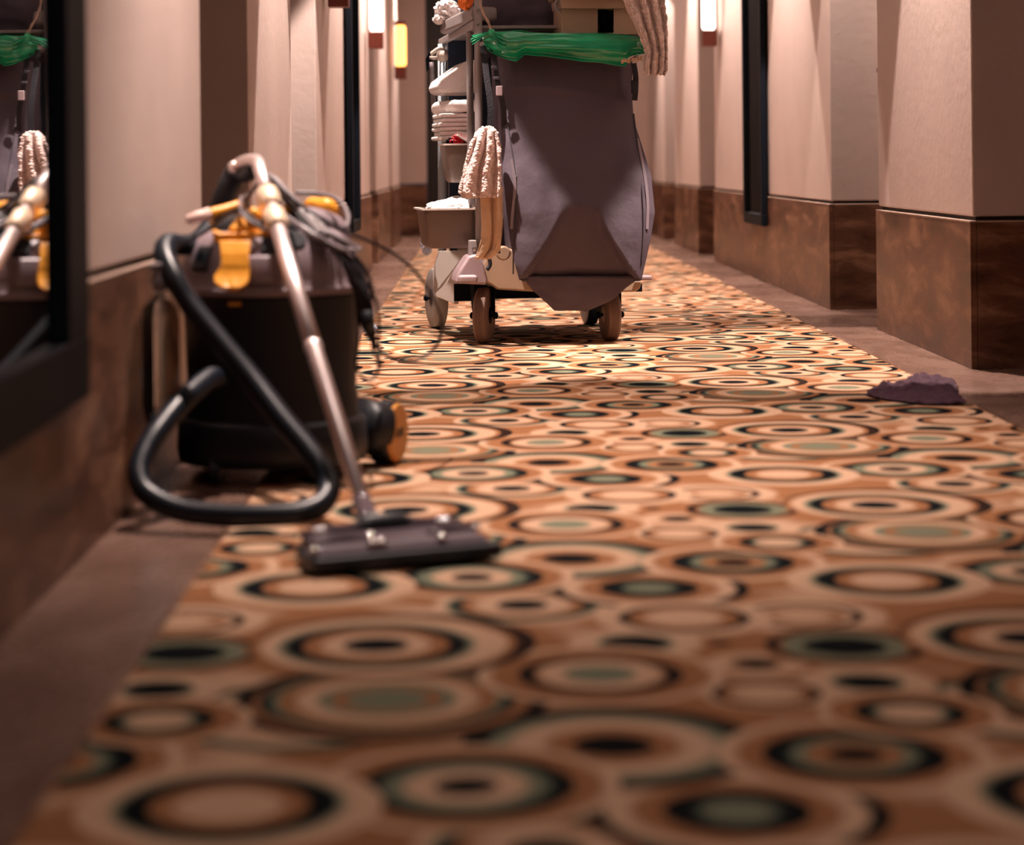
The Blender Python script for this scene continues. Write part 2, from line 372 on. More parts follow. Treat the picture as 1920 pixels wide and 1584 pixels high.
cmb.grid(cfn, 8, 80); n0 = len(cmb.v)
cmb.add([(CX0, -1.5, 0), (CX0, Y1, 0), (CX1, -1.5, 0), (CX1, Y1, 0), (CX0, -1.5, .003), (CX0, Y1, .003), (CX1, -1.5, .003), (CX1, Y1, .003)], [(0, 1, 5, 4), (2, 6, 7, 3)])
tag(obj('carpet', cmb, cm), 'long patterned corridor carpet of brown, cream and black ringed circles', 'carpet')
for nm, x in (('left', CX0), ('right', CX1)):
    struct(obj('trim_'+('1' if nm == 'left' else '2'), MB().span((x-.004, -1.5, 0), (x+.004, Y1, .0034)), M['wainscot']))

# ---------------------------------------------------------------- walls as pillars and door recesses
PL = [(Y0, 5.32), (6.40, 7.88), (9.06, 13.4), (14.2, 16.3), (16.8, 18.3)]
PR = [(Y0, 1.4), (2.4, 5.55), (6.70, 8.30), (9.41, 14.07), (15.07, 16.9), (17.9, Y1)]
def wall(side):
    X, sg, P = (XL, -1, PL) if side == 'left' else (XR, 1, PR)
    root = struct(empty('wall_'+side))
    back = X+sg*RD
    obj('recess_wall', MB().span((back, Y0, 0), (back+sg*.08, Y1+.1, CEIL)), M['plaster'], root)
    for i, (a, b) in enumerate(P):
        obj('pillar', MB().span((X+sg*.010, a+.010 if a > 0 else a, CAP+.012), (back, b-.010, CEIL)), M['plaster'], root, bevel=.006)
        obj('reveal', MB().span((X+sg*.022, a+.022 if a > 0 else a, CAP-.002), (back, b-.022, CAP+.012)), M['reveal'], root)
        # stone cladding panels: long ones along the corridor, one on each return
        n = max(1, round((b-a)/1.75)); L = (b-a)/n
        for k in range(n):
            g = .0012
            obj('wainscot_panel', MB().span((X, a+k*L+g, 0), (X+sg*.02, a+(k+1)*L-g, CAP-.006)), M['wainscot'], root, bevel=.0015)
        obj('wainscot_panel', MB().span((X+sg*.021, a, 0), (back, a+.02, CAP-.006)), M['wainscot'], root, bevel=.0015)
        obj('wainscot_panel', MB().span((X+sg*.021, b-.02, 0), (back, b, CAP-.006)), M['wainscot'], root, bevel=.0015)
        obj('cap_edge', MB().span((X-sg*.001, a, CAP-.006), (back, b, CAP)), M['cap'], root, bevel=.002)
    return root
wall('left'); wall('right')
# end wall with a dark double door
we = struct(empty('wall_end', (0, 0, 0)))
DX0, DX1 = at(800, 300, 19.5).x, 1.30
obj('pillar', MB().span((XL-RD, Y1, CAP+.012), (DX0, Y1+.1, CEIL)), M['plaster'], we)
obj('pillar', MB().span((DX1, Y1, CAP+.012), (XR+RD, Y1+.1, CEIL)), M['plaster'], we)
obj('wainscot_panel', MB().span((XL-RD, Y1-.01, 0), (DX0, Y1+.1, CAP)), M['wainscot'], we, bevel=.002)
obj('wainscot_panel', MB().span((DX1, Y1-.01, 0), (XR+RD, Y1+.1, CAP)), M['wainscot'], we, bevel=.002)
obj('lintel', MB().span((DX0, Y1, 2.2), (DX1, Y1+.1, CEIL)), M['plaster'], we)
def door(n, c, ax, wd, h, hand):
    """ax: 'x' leaf lies across the corridor, 'y' along it; c centre of leaf at the floor; hand: where the viewer side is"""
    r = struct(empty('door_%d' % n, c))
    def sp(a0, a1, z0, z1, d0, d1):
        return ((a0, d0, z0), (a1, d1, z1)) if ax == 'x' else ((d0, a0, z0), (d1, a1, z1))
    obj('door_leaf', MB().span(*sp(-wd/2, wd/2, .01, h, -.02, .02)), M['door'], r, bevel=.003)
    for z0, z1 in ((.2, .9), (1.05, h-.2)):
        obj('door_panel', MB().span(*sp(-wd/2+.14, wd/2-.14, z0, z1, hand*.018, hand*.028)), M['door'], r, bevel=.006)
    hb = MB(); a = wd/2-.08
    hb.span(*sp(a-.02, a+.02, .93, 1.12, hand*.018, hand*.028)); hb.span(*sp(a-.12, a, 1.01, 1.03, hand*.045, hand*.06)); hb.span(*sp(a-.01, a+.01, 1.01, 1.03, hand*.02, hand*.06))
    obj('door_handle', hb, M['steel'], r, bevel=.003)
    return r
dw = (DX1-DX0)/2
door(1, (DX0+dw/2, Y1+.05, 0), 'x', dw-.01, 2.2, -1); door(2, (DX1-dw/2, Y1+.05, 0), 'x', dw-.01, 2.2, -1)
k = 3
for P, X, sg in ((PL, XL, -1), (PR, XR, 1)):
    for (a, b), (c, d) in zip(P, P[1:]):
        if c-b > .7:
            door(k, (X+sg*(RD-.023), (b+c)/2, 0), 'y', min(.9, c-b-.08), 2.15, -sg); k += 1

# ---------------------------------------------------------------- framed mirrors low on the walls
def wall_mirror(x, sg, ya, yb, z0, z1, fw, label, turn=0.0, sw=None):
    sw = sw or fw
    """sg: -1 left wall, +1 right wall"""
    r = empty('wall_mirror', (x, yb, 0), turn); L = yb-ya
    d = -sg
    def b(y0, y1, a, c): return MB().span((0, y0, a), (d*.03, y1, c))
    obj('mirror_glass', MB().span((d*.004, -L+sw*.9, z0+fw*.8), (d*.012, -sw*.9, z1-fw*.8)), M['mirror'], r)
    obj('frame_rail', b(-L, 0, z0, z0+fw), M['black'], r, bevel=.004); obj('frame_rail', b(-L, 0, z1-fw, z1), M['black'], r, bevel=.004)
    obj('frame_stile', b(-L, -L+sw, z0+fw, z1-fw), M['black'], r, bevel=.004); obj('frame_stile', b(-sw, 0, z0+fw, z1-fw), M['black'], r, bevel=.004)
    tag(r, label, 'mirror'); return r
wall_mirror(XL+.004, -1, 2.15, 3.53, .280, 2.15, .10, 'tall black framed mirror on the left wall in the foreground, reflecting the vacuum cleaner', .027, .2)
wall_mirror(XL+.004, -1, 10.9, 11.6, .30, 2.1, .06, 'narrow dark framed mirror on the left wall behind the vacuum cleaner')
wall_mirror(XR-.004, 1, 11.40, 12.2, .30, 2.1, .06, 'narrow dark framed mirror on the right wall, right of the housekeeping cart')

# ---------------------------------------------------------------- sconces and ceiling lights
def sconce(x, sg, y, z, label, amber=False):
    r = empty('wall_sconce', (x, y, z)); d = -sg
    obj('mount_box', MB().span((0, -.05, 0), (d*.09, .05, .10)), M['sconcebox'], r, bevel=.004)
    obj('lamp_shade', MB().lathe([(.03, 0), (.042, .02), (.042, .30), (.03, .32)], (d*.05, 0, .10), n=20), M['lampo' if amber else 'lampw'], r, smooth=True)
    obj('top_cap', MB().span((0, -.04, .42), (d*.09, .04, .45)), M['sconcebox'], r, bevel=.004)
    tag(r, label, 'wall lamp'); return r
sconce(XL+.01, -1, 9.6, 1.335, 'wall lamp with dark red mount on the left wall, nearest one')
sconce(XL+.01, -1, 13.0, 1.33, 'white glowing wall lamp on the left wall just past the narrow mirror')
sconce(XL+.01, -1, 17.0, 1.30, 'amber glowing wall lamp on the left wall farthest down the corridor', True)
sconce(XR-.01, 1, 13.7, 1.36, 'glowing wall lamp with red mount on the right wall beyond the mirror')
for x, y, p, hc in DOWNLIGHTS:
    r = empty('ceiling_downlight', (x, y, CEIL-.002))
    obj('trim_ring', MB().lathe([(.045, 0), (.06, 0), (.06, -.008), (.045, -.010)], n=24), M['white'], r)
    obj('lens', MB().lathe([(.044, -.001), (.044, -.004)], n=24), M['lens'], r)
    tag(r, 'small round recessed ceiling downlight above the corridor edge', 'ceiling light', 'recessed ceiling downlights')

# ---------------------------------------------------------------- housekeeping cart
OX, OY, YAW = .245, 7.75, math.radians(7.5)
cy_, sy_ = math.cos(YAW), math.sin(YAW)
def C(px, py, yl):
    """point of the cart (own axes: x right, y back) seen at a measured spot, at its own depth yl"""
    u, v = uv(px, py); t = (yl-sy_*OX+cy_*OY)/(cy_-sy_*u)
    X, Y, Z = t*u, t, CAMH-t*v
    return Vector((cy_*(X-OX)+sy_*(Y-OY), -sy_*(X-OX)+cy_*(Y-OY), Z))
cart = empty('housekeeping_cart', (OX, OY, .003), YAW)
tag(cart, 'grey housekeeping cart with shelves, wheels and a large grey vinyl bag on its end', 'cart')

# bag
BL = [(108, 932, 1186, .02), (180, 937, 1185, .0), (225, 937, 1188, -.03), (330, 943, 1221, -.085), (400, 950, 1228, -.115), (455, 957, 1219, -.130), (500, 966, 1209, -.138), (527, 974, 1203, -.138)]
def sm(x): x = max(0, min(1, x)); return x*x*(3-2*x)
def bag_front(s, q):
    y = 108+(527-108)*q; xl, xr, d = lerp_rows(BL, y); px = xl+(xr-xl)*s
    # tuck of the lower middle panel, swelling side panels
    if y > 385:
        t = (y-385)/142; wdt = .10+.10*t+.26*t*t
        d += .115*(.75*t+.25*t*t)*sm((wdt-abs(s-.5))/.07+.5)
    t = sm((y-170)/160)*(1-sm((y-340)/60)); wdt = .45-.25*sm((y-180)/220)
    d += .016*t*sm((wdt-abs(s-.52))/.10+.5)
    d += .010*nz(s*3, q*5, 1.3)+.004*nz(s*8, q*11, 4.4)
    d += .012*math.exp(-((q-.14-.10*(s-.2)**2)/.02)**2)*(.6+.4*math.sin(s*5))*-1
    d += .035*(abs(2*s-1))**8
    return C(px, y, d)
NB, NS, NV = 110, 8, 110
R = []
for j in range(NV+1):
    q = j/NV; ring = [bag_front(i/NB, q) for i in range(NB+1)]
    a, b = ring[-1], ring[0]
    for i in range(1, NS+1):
        t = i/NS; ring.append(Vector((b.x*0+a.x-.03*math.sin(t*3)*(q), a.y+(.22-a.y)*t, a.z)))
    for i in range(1, NS*2): ring.append(Vector((a.x+(b.x-a.x)*i/(NS*2), .22, a.z)))
    for i in range(NS, 0, -1):
        t = i/NS; ring.append(Vector((b.x+.03*math.sin(t*3)*q, b.y+(.22-b.y)*t, b.z)))
    R.append(ring)
bag = obj('bag', MB().rings(R), M['bag'], cart, smooth=True, label='grey vinyl zippered waste bag'); auto_smooth(bag, 50)
# hanging flap under the bag
fl = [(519, 978, 1203, -.05), (545, 998, 1168, -.045), (565, 1020, 1146, -.04), (584, 1040, 1100, -.03)]
obj('bottom_flap', drape(C, fl, 1, .004, 26, 12, 3, .002), M['bag'], bag, smooth=True, thick=.006)
obj('piping', MB().tube([bag_front(.02+.96*i/40, 1)+Vector((0, -.012, 0)) for i in range(41)], .0028, 6), M['zip'], bag, smooth=True)
for xs in ([(967, 330), (966, 400), (963, 450), (962, 515)], [(938, 172), (952, 240), (962, 300), (967, 345)], [(1188, 215), (1196, 280), (1204, 360), (1206, 430), (1202, 500)]):
    def onbag(px, py):
        q = (py-108)/419; xl, xr, d = lerp_rows(BL, py); return bag_front((px-xl)/(xr-xl), max(0, min(1, q)))+Vector((0, -.003, 0))
    pts = spline([onbag(x, y) for x, y in xs], n=30)
    pts = [Vector((p.x, min(p.y, p.y), p.z)) for p in pts]
    obj('seam', MB().tube(pts, .0024, 6), M['zip'], bag, smooth=True)
for xs in ([(959, 300), (965, 350), (961, 400), (959, 430)], [(1195, 262), (1207, 320), (1214, 380), (1213, 430)]):
    pts = spline([onbag(x, y) for x, y in xs], step=.0034)
    zb = MB()
    for p in pts: zb.box(p+Vector((0, -.001, 0)), (.010, .004, .0035))
    z = obj('zip_teeth', zb, M['teeth'], bag)
# webbing straps and buckles
def ribbon(pts, wd, n=24, th=.003, nrm=Vector((0, -1, 0))):
    P = spline(pts, n=n); mb = MB(); R = []
    for i, p in enumerate(P):
        t = (P[min(i+1, n)]-P[max(i-1, 0)]).normalized(); a = t.cross(nrm).normalized()*wd/2; b = nrm*th/2
        R.append([p-a-b, p+a-b, p+a+b, p-a+b])
    return mb.rings(R)
obj('strap', ribbon([C(906, 88, -.03), C(913, 150, -.05), C(920, 200, -.06), C(919, 240, -.06)], .022), M['bagdark'], cart)
obj('strap', ribbon([C(924, 90, -.03), C(930, 130, -.05), C(935, 165, -.06), C(944, 205, -.04), C(946, 260, .0)], .019), M['bagdark'], cart)
obj('strap', ribbon([C(1188, 120, -.02), C(1192, 150, -.02), C(1190, 190, -.01)], .020), M['bagdark'], cart)
obj('buckle', MB().box(C(936, 172, -.075), (.022, .012, .035)), M['mauve'], cart, bevel=.003)
for p_ in (C(926, 128, -.06), C(930, 148, -.065)): obj('strap_slider', MB().box(p_, (.020, .010, .010)), M['zip'], cart, bevel=.002)
obj('buckle', MB().box(C(1190, 165, -.03), (.024, .016, .05)), M['bagdark'], cart, bevel=.004)
# dark rear bag / backing behind the waste bag
bb = drape(C, [(-60, 903, 1200, .30), (66, 903, 1200, .30), (110, 905, 1195, .30)], 2, .006, 40, 20, 8, .006)
obj('back_panel', bb, M['bag'], cart, smooth=True, thick=.01)
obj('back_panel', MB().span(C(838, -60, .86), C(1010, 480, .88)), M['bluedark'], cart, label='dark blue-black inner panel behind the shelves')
# rim tray under the liner
rt = MB(); rt.span(C(905, 78, .0), C(1196, 92, .24)); obj('rim_frame', rt, M['frame'], cart, bevel=.006)

# posts
def vpost(px, y0, y1, yl, r, m, lean=0): return MB().tube([C(px, y0, yl), C(px+lean, y1, yl)], r, 16)
ends = []
obj('post', vpost(896, -60, 482, .10, .0145, M['frame'], 3), M['frame'], cart, smooth=True)
obj('post', vpost(880, 62, 486, .20, .0125, M['frame'], 5), M['frame'], cart, smooth=True)
obj('post', vpost(829, 84, 515, .84, .0165, M['frameb'], 0), M['frameb'], cart, smooth=True)
obj('post', MB().tube([Vector((.27, .10, 1.3)), Vector((.27, .10, .2))], .0145, 16), M['frame'], cart, smooth=True)
obj('post', MB().tube([Vector((.285, .84, 1.2)), Vector((.285, .84, .2))], .0165, 16), M['frameb'], cart, smooth=True)
for (x, y) in ((896, 20), (896, 47), (882, 161)):
    p = C(x, y, .0835 if x == 896 else .185); obj('screw', MB().lathe([(.0055, 0), (.0055, .005), (.002, .006)], p, (0, -1, 0), 12), M['steel'], cart)
# upper tray: side rail, cushion
a, b = C(886, 40, .08), C(823, 86, .90)
obj('tray_rail', MB().prism([C(886, 40, .10), C(822, 75, .90), C(822, 86, .90), C(886, 57, .10)], (.02, 0, 0)), M['frame'], cart, bevel=.004)
obj('tray_shelf', MB().span((C(886, 50, .10).x, .12, C(886, 55, .1).z), (.27, .90, C(886, 55, .1).z+.012)), M['frame'], cart, bevel=.003)
obj('shelf', MB().span((C(840, 268, .84).x, .14, C(860, 268, .5).z-.012), (.27, .86, C(860, 268, .5).z)), M['frame'], cart, bevel=.003)
obj('shelf', MB().span((C(840, 392, .84).x, .14, C(860, 400, .5).z-.012), (.27, .86, C(860, 400, .5).z)), M['frame'], cart, bevel=.003)
# hook clips with hanging grey handle on the rear post
hk = MB(); hk.tube(spline([C(838, 100, .82), C(826, 92, .80), C(812, 100, .80), C(805, 108, .80), C(806, 118, .80)], n=14), .008, 10); hk.box(C(812, 110, .80), (.03, .03, .012)); hk.lathe([(.02, 0), (.024, .01), (.02, .03)], C(829, 107, .82), (0, -1, 0), 16)
obj('hook_clip', hk, M['binrim'], cart, smooth=True)
# hinge disc, black pull on the base
obj('hinge_disc', MB().lathe([(.026, 0), (.026, .012), (.020, .016)], C(943, 476, .0), (0, -1, 0), 28), M['beige'], cart, smooth=False)
obj('foot_lever', MB().tube(spline([C(938, 473, -.03), C(924, 474, -.03), C(918, 485, -.03), C(919, 498, -.03), C(913, 508, -.03)], n=16), [.007]*17, 10), M['bagdark'], cart, smooth=True)

# base deck
dk = MB()
y_deck = lambda px, py: C(px, py, .02)
poly = [C(920, 455, .03), C(963, 470, .03), C(985, 527, .03), C(1204, 527, .03), C(1202, 541, .03), C(1192, 549, .03), C(1060, 552, .03), C(934, 545, .03), C(912, 530, .03), C(906, 500, .03)]
obj('base_deck', MB().prism(poly, (0, .84, 0)), M['beige'], cart, bevel=.008)
obj('base_deck', MB().prism([C(868, 500, .0), C(880, 482, .0), C(897, 478, .0), C(906, 492, .0), C(915, 525, .0), C(913, 536, .0), C(893, 535, .0), C(855, 533, .0), C(858, 516, .0)], (0, .16, 0)), M['mauve'], cart, bevel=.009, label='mauve moulded corner of the base')
obj('corner_bumper', MB().box(C(877, 525, -.02), (.068, .05, .030)), M['mauve'], cart, bevel=.011, seg=3)
obj('corner_bumper', MB().box(C(1208, 522, .0), (.05, .05, .018)), M['mauve'], cart, bevel=.008, seg=3)
obj('post_socket', MB().prism([C(880, 484, .05), C(881, 452, .05), C(894, 452, .05), C(896, 486, .05)], (0, .05, 0)), M['frame'], cart, bevel=.004)
obj('screw', MB().lathe([(.008, 0), (.008, .008), (.003, .01)], C(889, 468, .05), (0, -1, 0), 14), M['steel'], cart)
# pale side panel toward the rear wheel
obj('side_panel', MB().prism([C(820, 472, .62), C(878, 470, .50), C(872, 490, .45), C(855, 532, .36), C(850, 572, .36), C(812, 556, .70), C(812, 500, .74)], (.02, 0.0, 0)), M['pale'], cart, bevel=.005, label='pale moulded side panel above the rear wheel')
for a_, b_ in ((C(852, 534, .20), C(890, 565, .22)), (C(890, 536, .40), C(1010, 558, .42)), (C(1010, 536, .06), C(1200, 547, .10))): obj('frame_box', MB().span(a_, b_), M['black'], cart)
obj('frame_box', MB().span((-.26, .3, .16), (.26, .86, .22)), M['black'], cart, bevel=.004)

# wheels
def wheel(c, ax, r, wd, mt, mh, nm, forky, ribs=True):
    """wheel with tyre, hub, axle; ax axis direction"""
    w_ = empty(nm, c, 0, cart); ax = Vector(ax).normalized(); h = wd/2
    prof = [(r*.62, -h), (r*.90, -h), (r*.97, -h*.85), (r, -h*.5)]
    if ribs:
        for k_ in range(-2, 3):
            prof += [(r, k_*h*.22-.0015), (r-.0015, k_*h*.22), (r, k_*h*.22+.0015)]
    prof += [(r, h*.5), (r*.97, h*.85), (r*.90, h), (r*.62, h)]
    t = obj('tyre', MB().lathe(prof, (0, 0, 0), ax, 48), mt, w_, smooth=True); auto_smooth(t, 40)
    hb = MB().lathe([(.02, -h*1.05), (r*.30, -h*1.0), (r*.32, -h*.6), (r*.62, -h*.55), (r*.66, -h*.8), (r*.66, h*.8), (r*.62, h*.55), (r*.32, h*.6), (r*.30, h), (.02, h*1.05)], (0, 0, 0), ax, 32)
    obj('hub', hb, mh, w_, smooth=True)
    q = MB(); q.lathe([(.007, -h-.028), (.012, -h-.024), (.012, -h-.014), (.006, -h-.012), (.006, h+.012), (.012, h+.014), (.012, h+.024), (.007, h+.028)], (0, 0, 0), ax, 10)
    obj('axle_bolt', q, M['black'], w_)
    if forky:
        f = MB()
        for sg in (-1, 1):
            b0 = ax*(sg*(h+.012)); f.prism([b0+Vector((0, -.012, -.012)), b0+Vector((0, .012, -.012)), b0+Vector((0, .10, r+.0)), b0+Vector((0, .03, r+.03)), b0+Vector((0, -.02, r+.03))], ax*(.004*sg))
        f.box((0, .04, r+.027), (wd+.03, .09, .006)); f.lathe([(.022, 0), (.022, .03)], (0, .04, r+.025), (0, 0, 1), 16)
        obj('fork', f, M['black'], w_)
    return w_
fw = C(909, 645, .0)
rW = .1
p = C(908, 640, .08); wheel((p.x, .08, rW), (math.cos(.34), -math.sin(.34), 0), rW, .046, M['tyre'], M['black'], 'caster_wheel', True)
p = C(1144, 640, .10); wheel((p.x, .10, rW*.93), (1, 0.03, 0), rW*.93, .048, M['tyre'], M['beige'], 'caster_wheel', True)
p = C(819, 612, .86); wheel((p.x, .86, .118), (math.cos(.12), math.sin(.12), 0), .118, .046, M['palewheel'], M['navy'], 'rear_wheel', False)
p = C(1106, 605, .88); wheel((p.x, .88, .118), (1, 0, 0), .118, .05, M['bluedark'], M['navy'], 'rear_wheel', False)
obj('axle', MB().tube([(-.30, .87, .118), (.30, .87, .118)], .010, 10), M['black'], cart)

# green liner folded over the rim
GT = [(895, 74), (905, 66), (918, 61), (940, 61), (965, 60), (1000, 63), (1050, 64), (1120, 64), (1180, 68), (1199, 71), (1209, 90)]
GB = [(895, 84), (908, 92), (925, 103), (948, 112), (968, 117), (984, 104), (1030, 109), (1080, 115), (1140, 122), (1172, 126), (1186, 108), (1209, 102)]
def pl(P, x):
    for a, b in zip(P, P[1:]):
        if x <= b[0]: return a[1]+(b[1]-a[1])*max(0, (x-a[0])/(b[0]-a[0]))
    return P[-1][1]
def gfn(s, t):
    x = 905+(1210-905)*s; yt, yb = pl(GT, x), pl(GB, x)
    y = yt+(yb-yt)*t
    bulge = -.05-.030*math.sin(math.pi*min(1, t*1.15))
    pleat = .004*math.sin(t*17+3*nz(s*2, t, 2))+.006*nz(s*5, t*7, 1)
    if s < .2: pleat += .010*math.sin(t*9+s*26)*(1-s/.2)
    return C(x, y+1.5*nz(s*9, t*2, 7), bulge+pleat+.04*(2*s-1)**8)
def gtop(s, t):
    p0 = gfn(s, 0); return p0+Vector((0, .24*t, -.02*t+.006*nz(s*6, t*3, 4)))
gl = obj('bin_liner', MB().grid(gfn, 90, 30).grid(gtop, 90, 8), M['green'], None, smooth=True, thick=.0015)
gl.location = (OX, OY, .003); gl.rotation_euler = (0, 0, YAW)
tag(gl, 'green plastic bin liner folded over the top of the grey cart bag', 'bin liner')
def fan(s, t):
    a0 = C(923, 60, -.07); a1 = C(884+2*math.sin(t*9), 68+18*t, -.05)
    sp = .15+.85*s
    p = a0.lerp(a1, s); return p+Vector((0, .006*math.sin(t*25)*sp, (.5-t)*.0))
obj('liner_tail', MB().grid(fan, 16, 24), M['green'], gl, smooth=True, thick=.0012)
obj('liner_knot', crumple(C(922, 62, -.075), (.013, .013, .016), 3, 3, .3), M['green'], gl, smooth=True)
def twist(s, t):
    a = C(922, 62, -.08); b = C(912+26*s, 98+14*s, -.075); c = C(950, 72+22*t, -.085)
    p = a.lerp(c, s); return p+Vector((0, -.010*math.sin(math.pi*s)+.004*math.sin(t*22), -.006*math.sin(math.pi*s)*t*4))
obj('liner_gather', MB().grid(twist, 24, 24), M['green'], gl, smooth=True, thick=.0012)

def placed(o):
    o.location = (OX, OY, .003); o.rotation_euler = (0, 0, YAW); return o
tag(placed(obj('cord', MB().tube(spline([C(894, -60, -.02), C(899, 0, -.03), C(906, 25, -.05), (C(915, 42, -.06)), C(922, 60, -.08)], n=30), [.0045+.0012*math.sin(i*1.6) for i in range(31)], 8), M['rope'], smooth=True)),
    'thin beige twisted cord tied to the corner of the green liner', 'cord')

# caddy box standing behind the liner
cb = placed(empty('caddy_box'))
zt = C(1100, -30, .16).z
def box_taper(x0, x1, y0, y1, yl0, yl1, inset=.01, m=None):
    a, b, c, d = C(x0, y0, yl0), C(x1, y0, yl0), C(x1-2, y1, yl0), C(x0+4, y1, yl0)
    return MB().prism([a, b, c, d], (0, yl1-yl0, 0))
body = MB()
xs = [1053, 1121, 1152, 1178]
body.prism([C(1053, 18, .04), C(1121, 18, .04), C(1121, 66, .04), C(1056, 66, .04)], (0, .01, 0))
body.prism([C(1151, 18, .04), C(1200, 18, .04), C(1200, 66, .04), C(1151, 66, .04)], (0, .01, 0))
a, d = C(1053, 18, .04), C(1200, 66, .04)
body.span((a.x, .05, d.z), (a.x+.008, .22, a.z)); body.span((d.x-.008, .05, d.z), (d.x, .22, a.z)); body.span((a.x, .21, d.z), (d.x, .22, a.z)); body.span((a.x, .05, d.z), (d.x, .22, d.z+.006))
obj('box_body', body, M['beige'], cb, bevel=.002)
a = C(1041, 0, .02); d = C(1205, 18, .02)
obj('box_rim', MB().prism([C(1050, -1, .02), C(1200, -1, .02), C(1200, 18, .02), C(1053, 18, .02)], (0, .20, 0)), M['beige'], cb, bevel=.004)
obj('box_handle', MB().tube(spline([C(1053, 24, .05), C(1045, 20, .05), C(1042, 10, .05), C(1046, 0, .05), C(1056, -6, .05)], n=12), .006, 8), M['frame'], cb, smooth=True)
obj('box_lid', MB().prism([C(1044, -28, .0), C(1204, -28, .0), C(1202, -2, .0), C(1048, -2, .0)], (0, .24, 0)), M['beige'], cb, bevel=.005)
tag(cb, 'beige plastic caddy box with a dark slot on top of the cart', 'box')
wb = placed(obj('spray_bottle', MB().lathe([(.012, 0), (.022, .004), (.022, .10), (.010, .13), (.010, .16)], C(1140, 66, .10), (-.25, 0, 1), 20), M['black'], smooth=True))
tag(wb, 'black bottle leaning inside the slot of the beige caddy box', 'bottle')

# cloth hanging at the top right of the cart
tc = drape(C, [(-60, 1165, 1245, -.10), (0, 1168, 1246, -.10), (40, 1186, 1250, -.11), (70, 1200, 1251, -.12), (100, 1210, 1251, -.12), (128, 1207, 1251, -.12), (141, 1209, 1246, -.12)], 3.4, .014, 110, 150, 3, .006, 1.0, hf=.010, rag=5)
hc = placed(obj('cleaning_cloth', tc, M['terry'], smooth=True, thick=.006))
tag(hc, 'beige terry cleaning cloth with frayed hem hanging at the top right of the cart', 'cloth')
obj('loose_thread', MB().tube(spline([C(1214, 138, -.12), C(1208, 145, -.12), C(1207, 158, -.12), C(1206, 166, -.12)], n=12), .0018, 6), M['terry'], hc, smooth=True); obj('loose_thread', MB().tube(spline([C(1190, 106, -.09), C(1180, 110, -.09), C(1172, 118, -.09)], n=8), .002, 6), M['terry'], hc, smooth=True)
# scrap fringe by the liner corner
fr = MB()
for i in range(16):
    x = 1168+2.4*i; y = 112-.45*i+3*random.random()
    fr.tube(spline([C(x, y, -.09), C(x+random.uniform(-4, 4), y+5, -.095), C(x+random.uniform(-6, 3), y+random.uniform(3, 12), -.095)], n=6), .0022, 5)
tag(placed(obj('fringed_cloth', fr, M['cream'], smooth=True)), 'frayed cream cloth edge poking out under the right end of the green liner', 'cloth')

# towels hanging on the strap
tw = drape(C, [(240, 905, 922, -.10), (250, 894, 932, -.115), (275, 882, 938, -.12), (310, 873, 938, -.12), (345, 864, 938, -.12), (362, 862, 938, -.12), (371, 872, 936, -.115)], 2.6, .016, 100, 130, 6, .004, .6, hf=.006)
t1 = placed(obj('terry_towel', tw, M['pink'], smooth=True, thick=.012))
tag(t1, 'small pinkish white terry towel hung from the black strap at the left of the bag', 'towel')
tw2 = drape(C, [(350, 902, 941, -.085), (380, 903, 941, -.085), (420, 905, 941, -.085), (450, 904, 938, -.085), (470, 898, 936, -.085), (486, 892, 918, -.085)], 1.7, .012, 40, 60, 11, .003, 2.2)
tag(placed(obj('cotton_towel', tw2, M['cream'], smooth=True, thick=.010)), 'long cream towel hanging below the pinkish towel beside the bag', 'towel')

# linen on the shelves
def roll(name, a, b, ra, rb, seed, m, label, cat='towel', group=None, sq=1.0):
    pts = spline([a, (a+b)/2+Vector((0, 0, .004)), b], n=26); N_ = len(pts); rr = []
    for i in range(N_):
        t = i/(N_-1); r_ = ra+(rb-ra)*t; e_ = min(1, math.sqrt(max(0, 1-(max(0, .12-min(t, 1-t))/.12)**2)))
        rr.append(max(.002, r_*e_*(1+.08*nz(t*4, seed, 0))))
    mb = MB().tube(pts, rr, 24)
    mb.v = [(v[0]+.003*nz(v[0]*40, v[1]*40, v[2]*40+seed), v[1], v[2]+.003*nz(v[0]*40+9, v[1]*40, v[2]*40)) for v in mb.v]
    return tag(placed(obj(name, mb, m, smooth=True)), label, cat, group)
roll('rolled_towel', C(812, 206, .48), C(900, 200, .30), .026, .022, 2, M['towel'], 'thick rolled white towel sticking out left of the cart, above the folded stack')
roll('rolled_towel', C(826, 256, .46), C(885, 262, .30), .022, .018, 9, M['towel'], 'white rolled towel end sticking out beneath the folded stack, above the upper bin')
pw = MB().prism([C(820, 163, .42), C(826, 150, .42), C(872, 117, .42), C(896, 112, .42), C(896, 176, .42), C(832, 176, .42), C(824, 172, .42)], (0, .32, 0))
tag(placed(obj('pillow', pw, M['towel'], bevel=.016, seg=5)), 'white pillow slanting up on the cart shelf above the rolled towel', 'pillow')
for i in range(6):
    z0 = 214+i*8.5
    a, b = C(826+2*math.sin(i*2), z0, .36), C(886, z0+7.2, .36)
    bx = MB().grid(lambda s, t, a=a, b=b: Vector((a.x+(b.x-a.x)*s, .36-.0+.30*t, b.z)), 10, 6)
    bx = MB().box(((a.x+b.x)/2, .50, (a.z+b.z)/2), (b.x-a.x, .28, abs(a.z-b.z)), Matrix.Rotation(.03*math.sin(i*3), 3, 'Z'))
    o = placed(obj('folded_towel', bx, M['towel'], bevel=.0065, seg=3))
    tag(o, 'folded white towel, %s in the stack on the cart shelf' % ['topmost', 'second from the top', 'third from the top', 'fourth from the top', 'second from the bottom', 'bottom one'][i], 'towel', 'folded white towels stacked on the cart shelf')
tag(placed(obj('crumpled_cloth', crumple(C(838, 22, .62), (.055, .06, .05), 5, 5, .45), M['towel'], smooth=True)), 'crumpled white cloth on the cart top, left of the orange item', 'cloth')
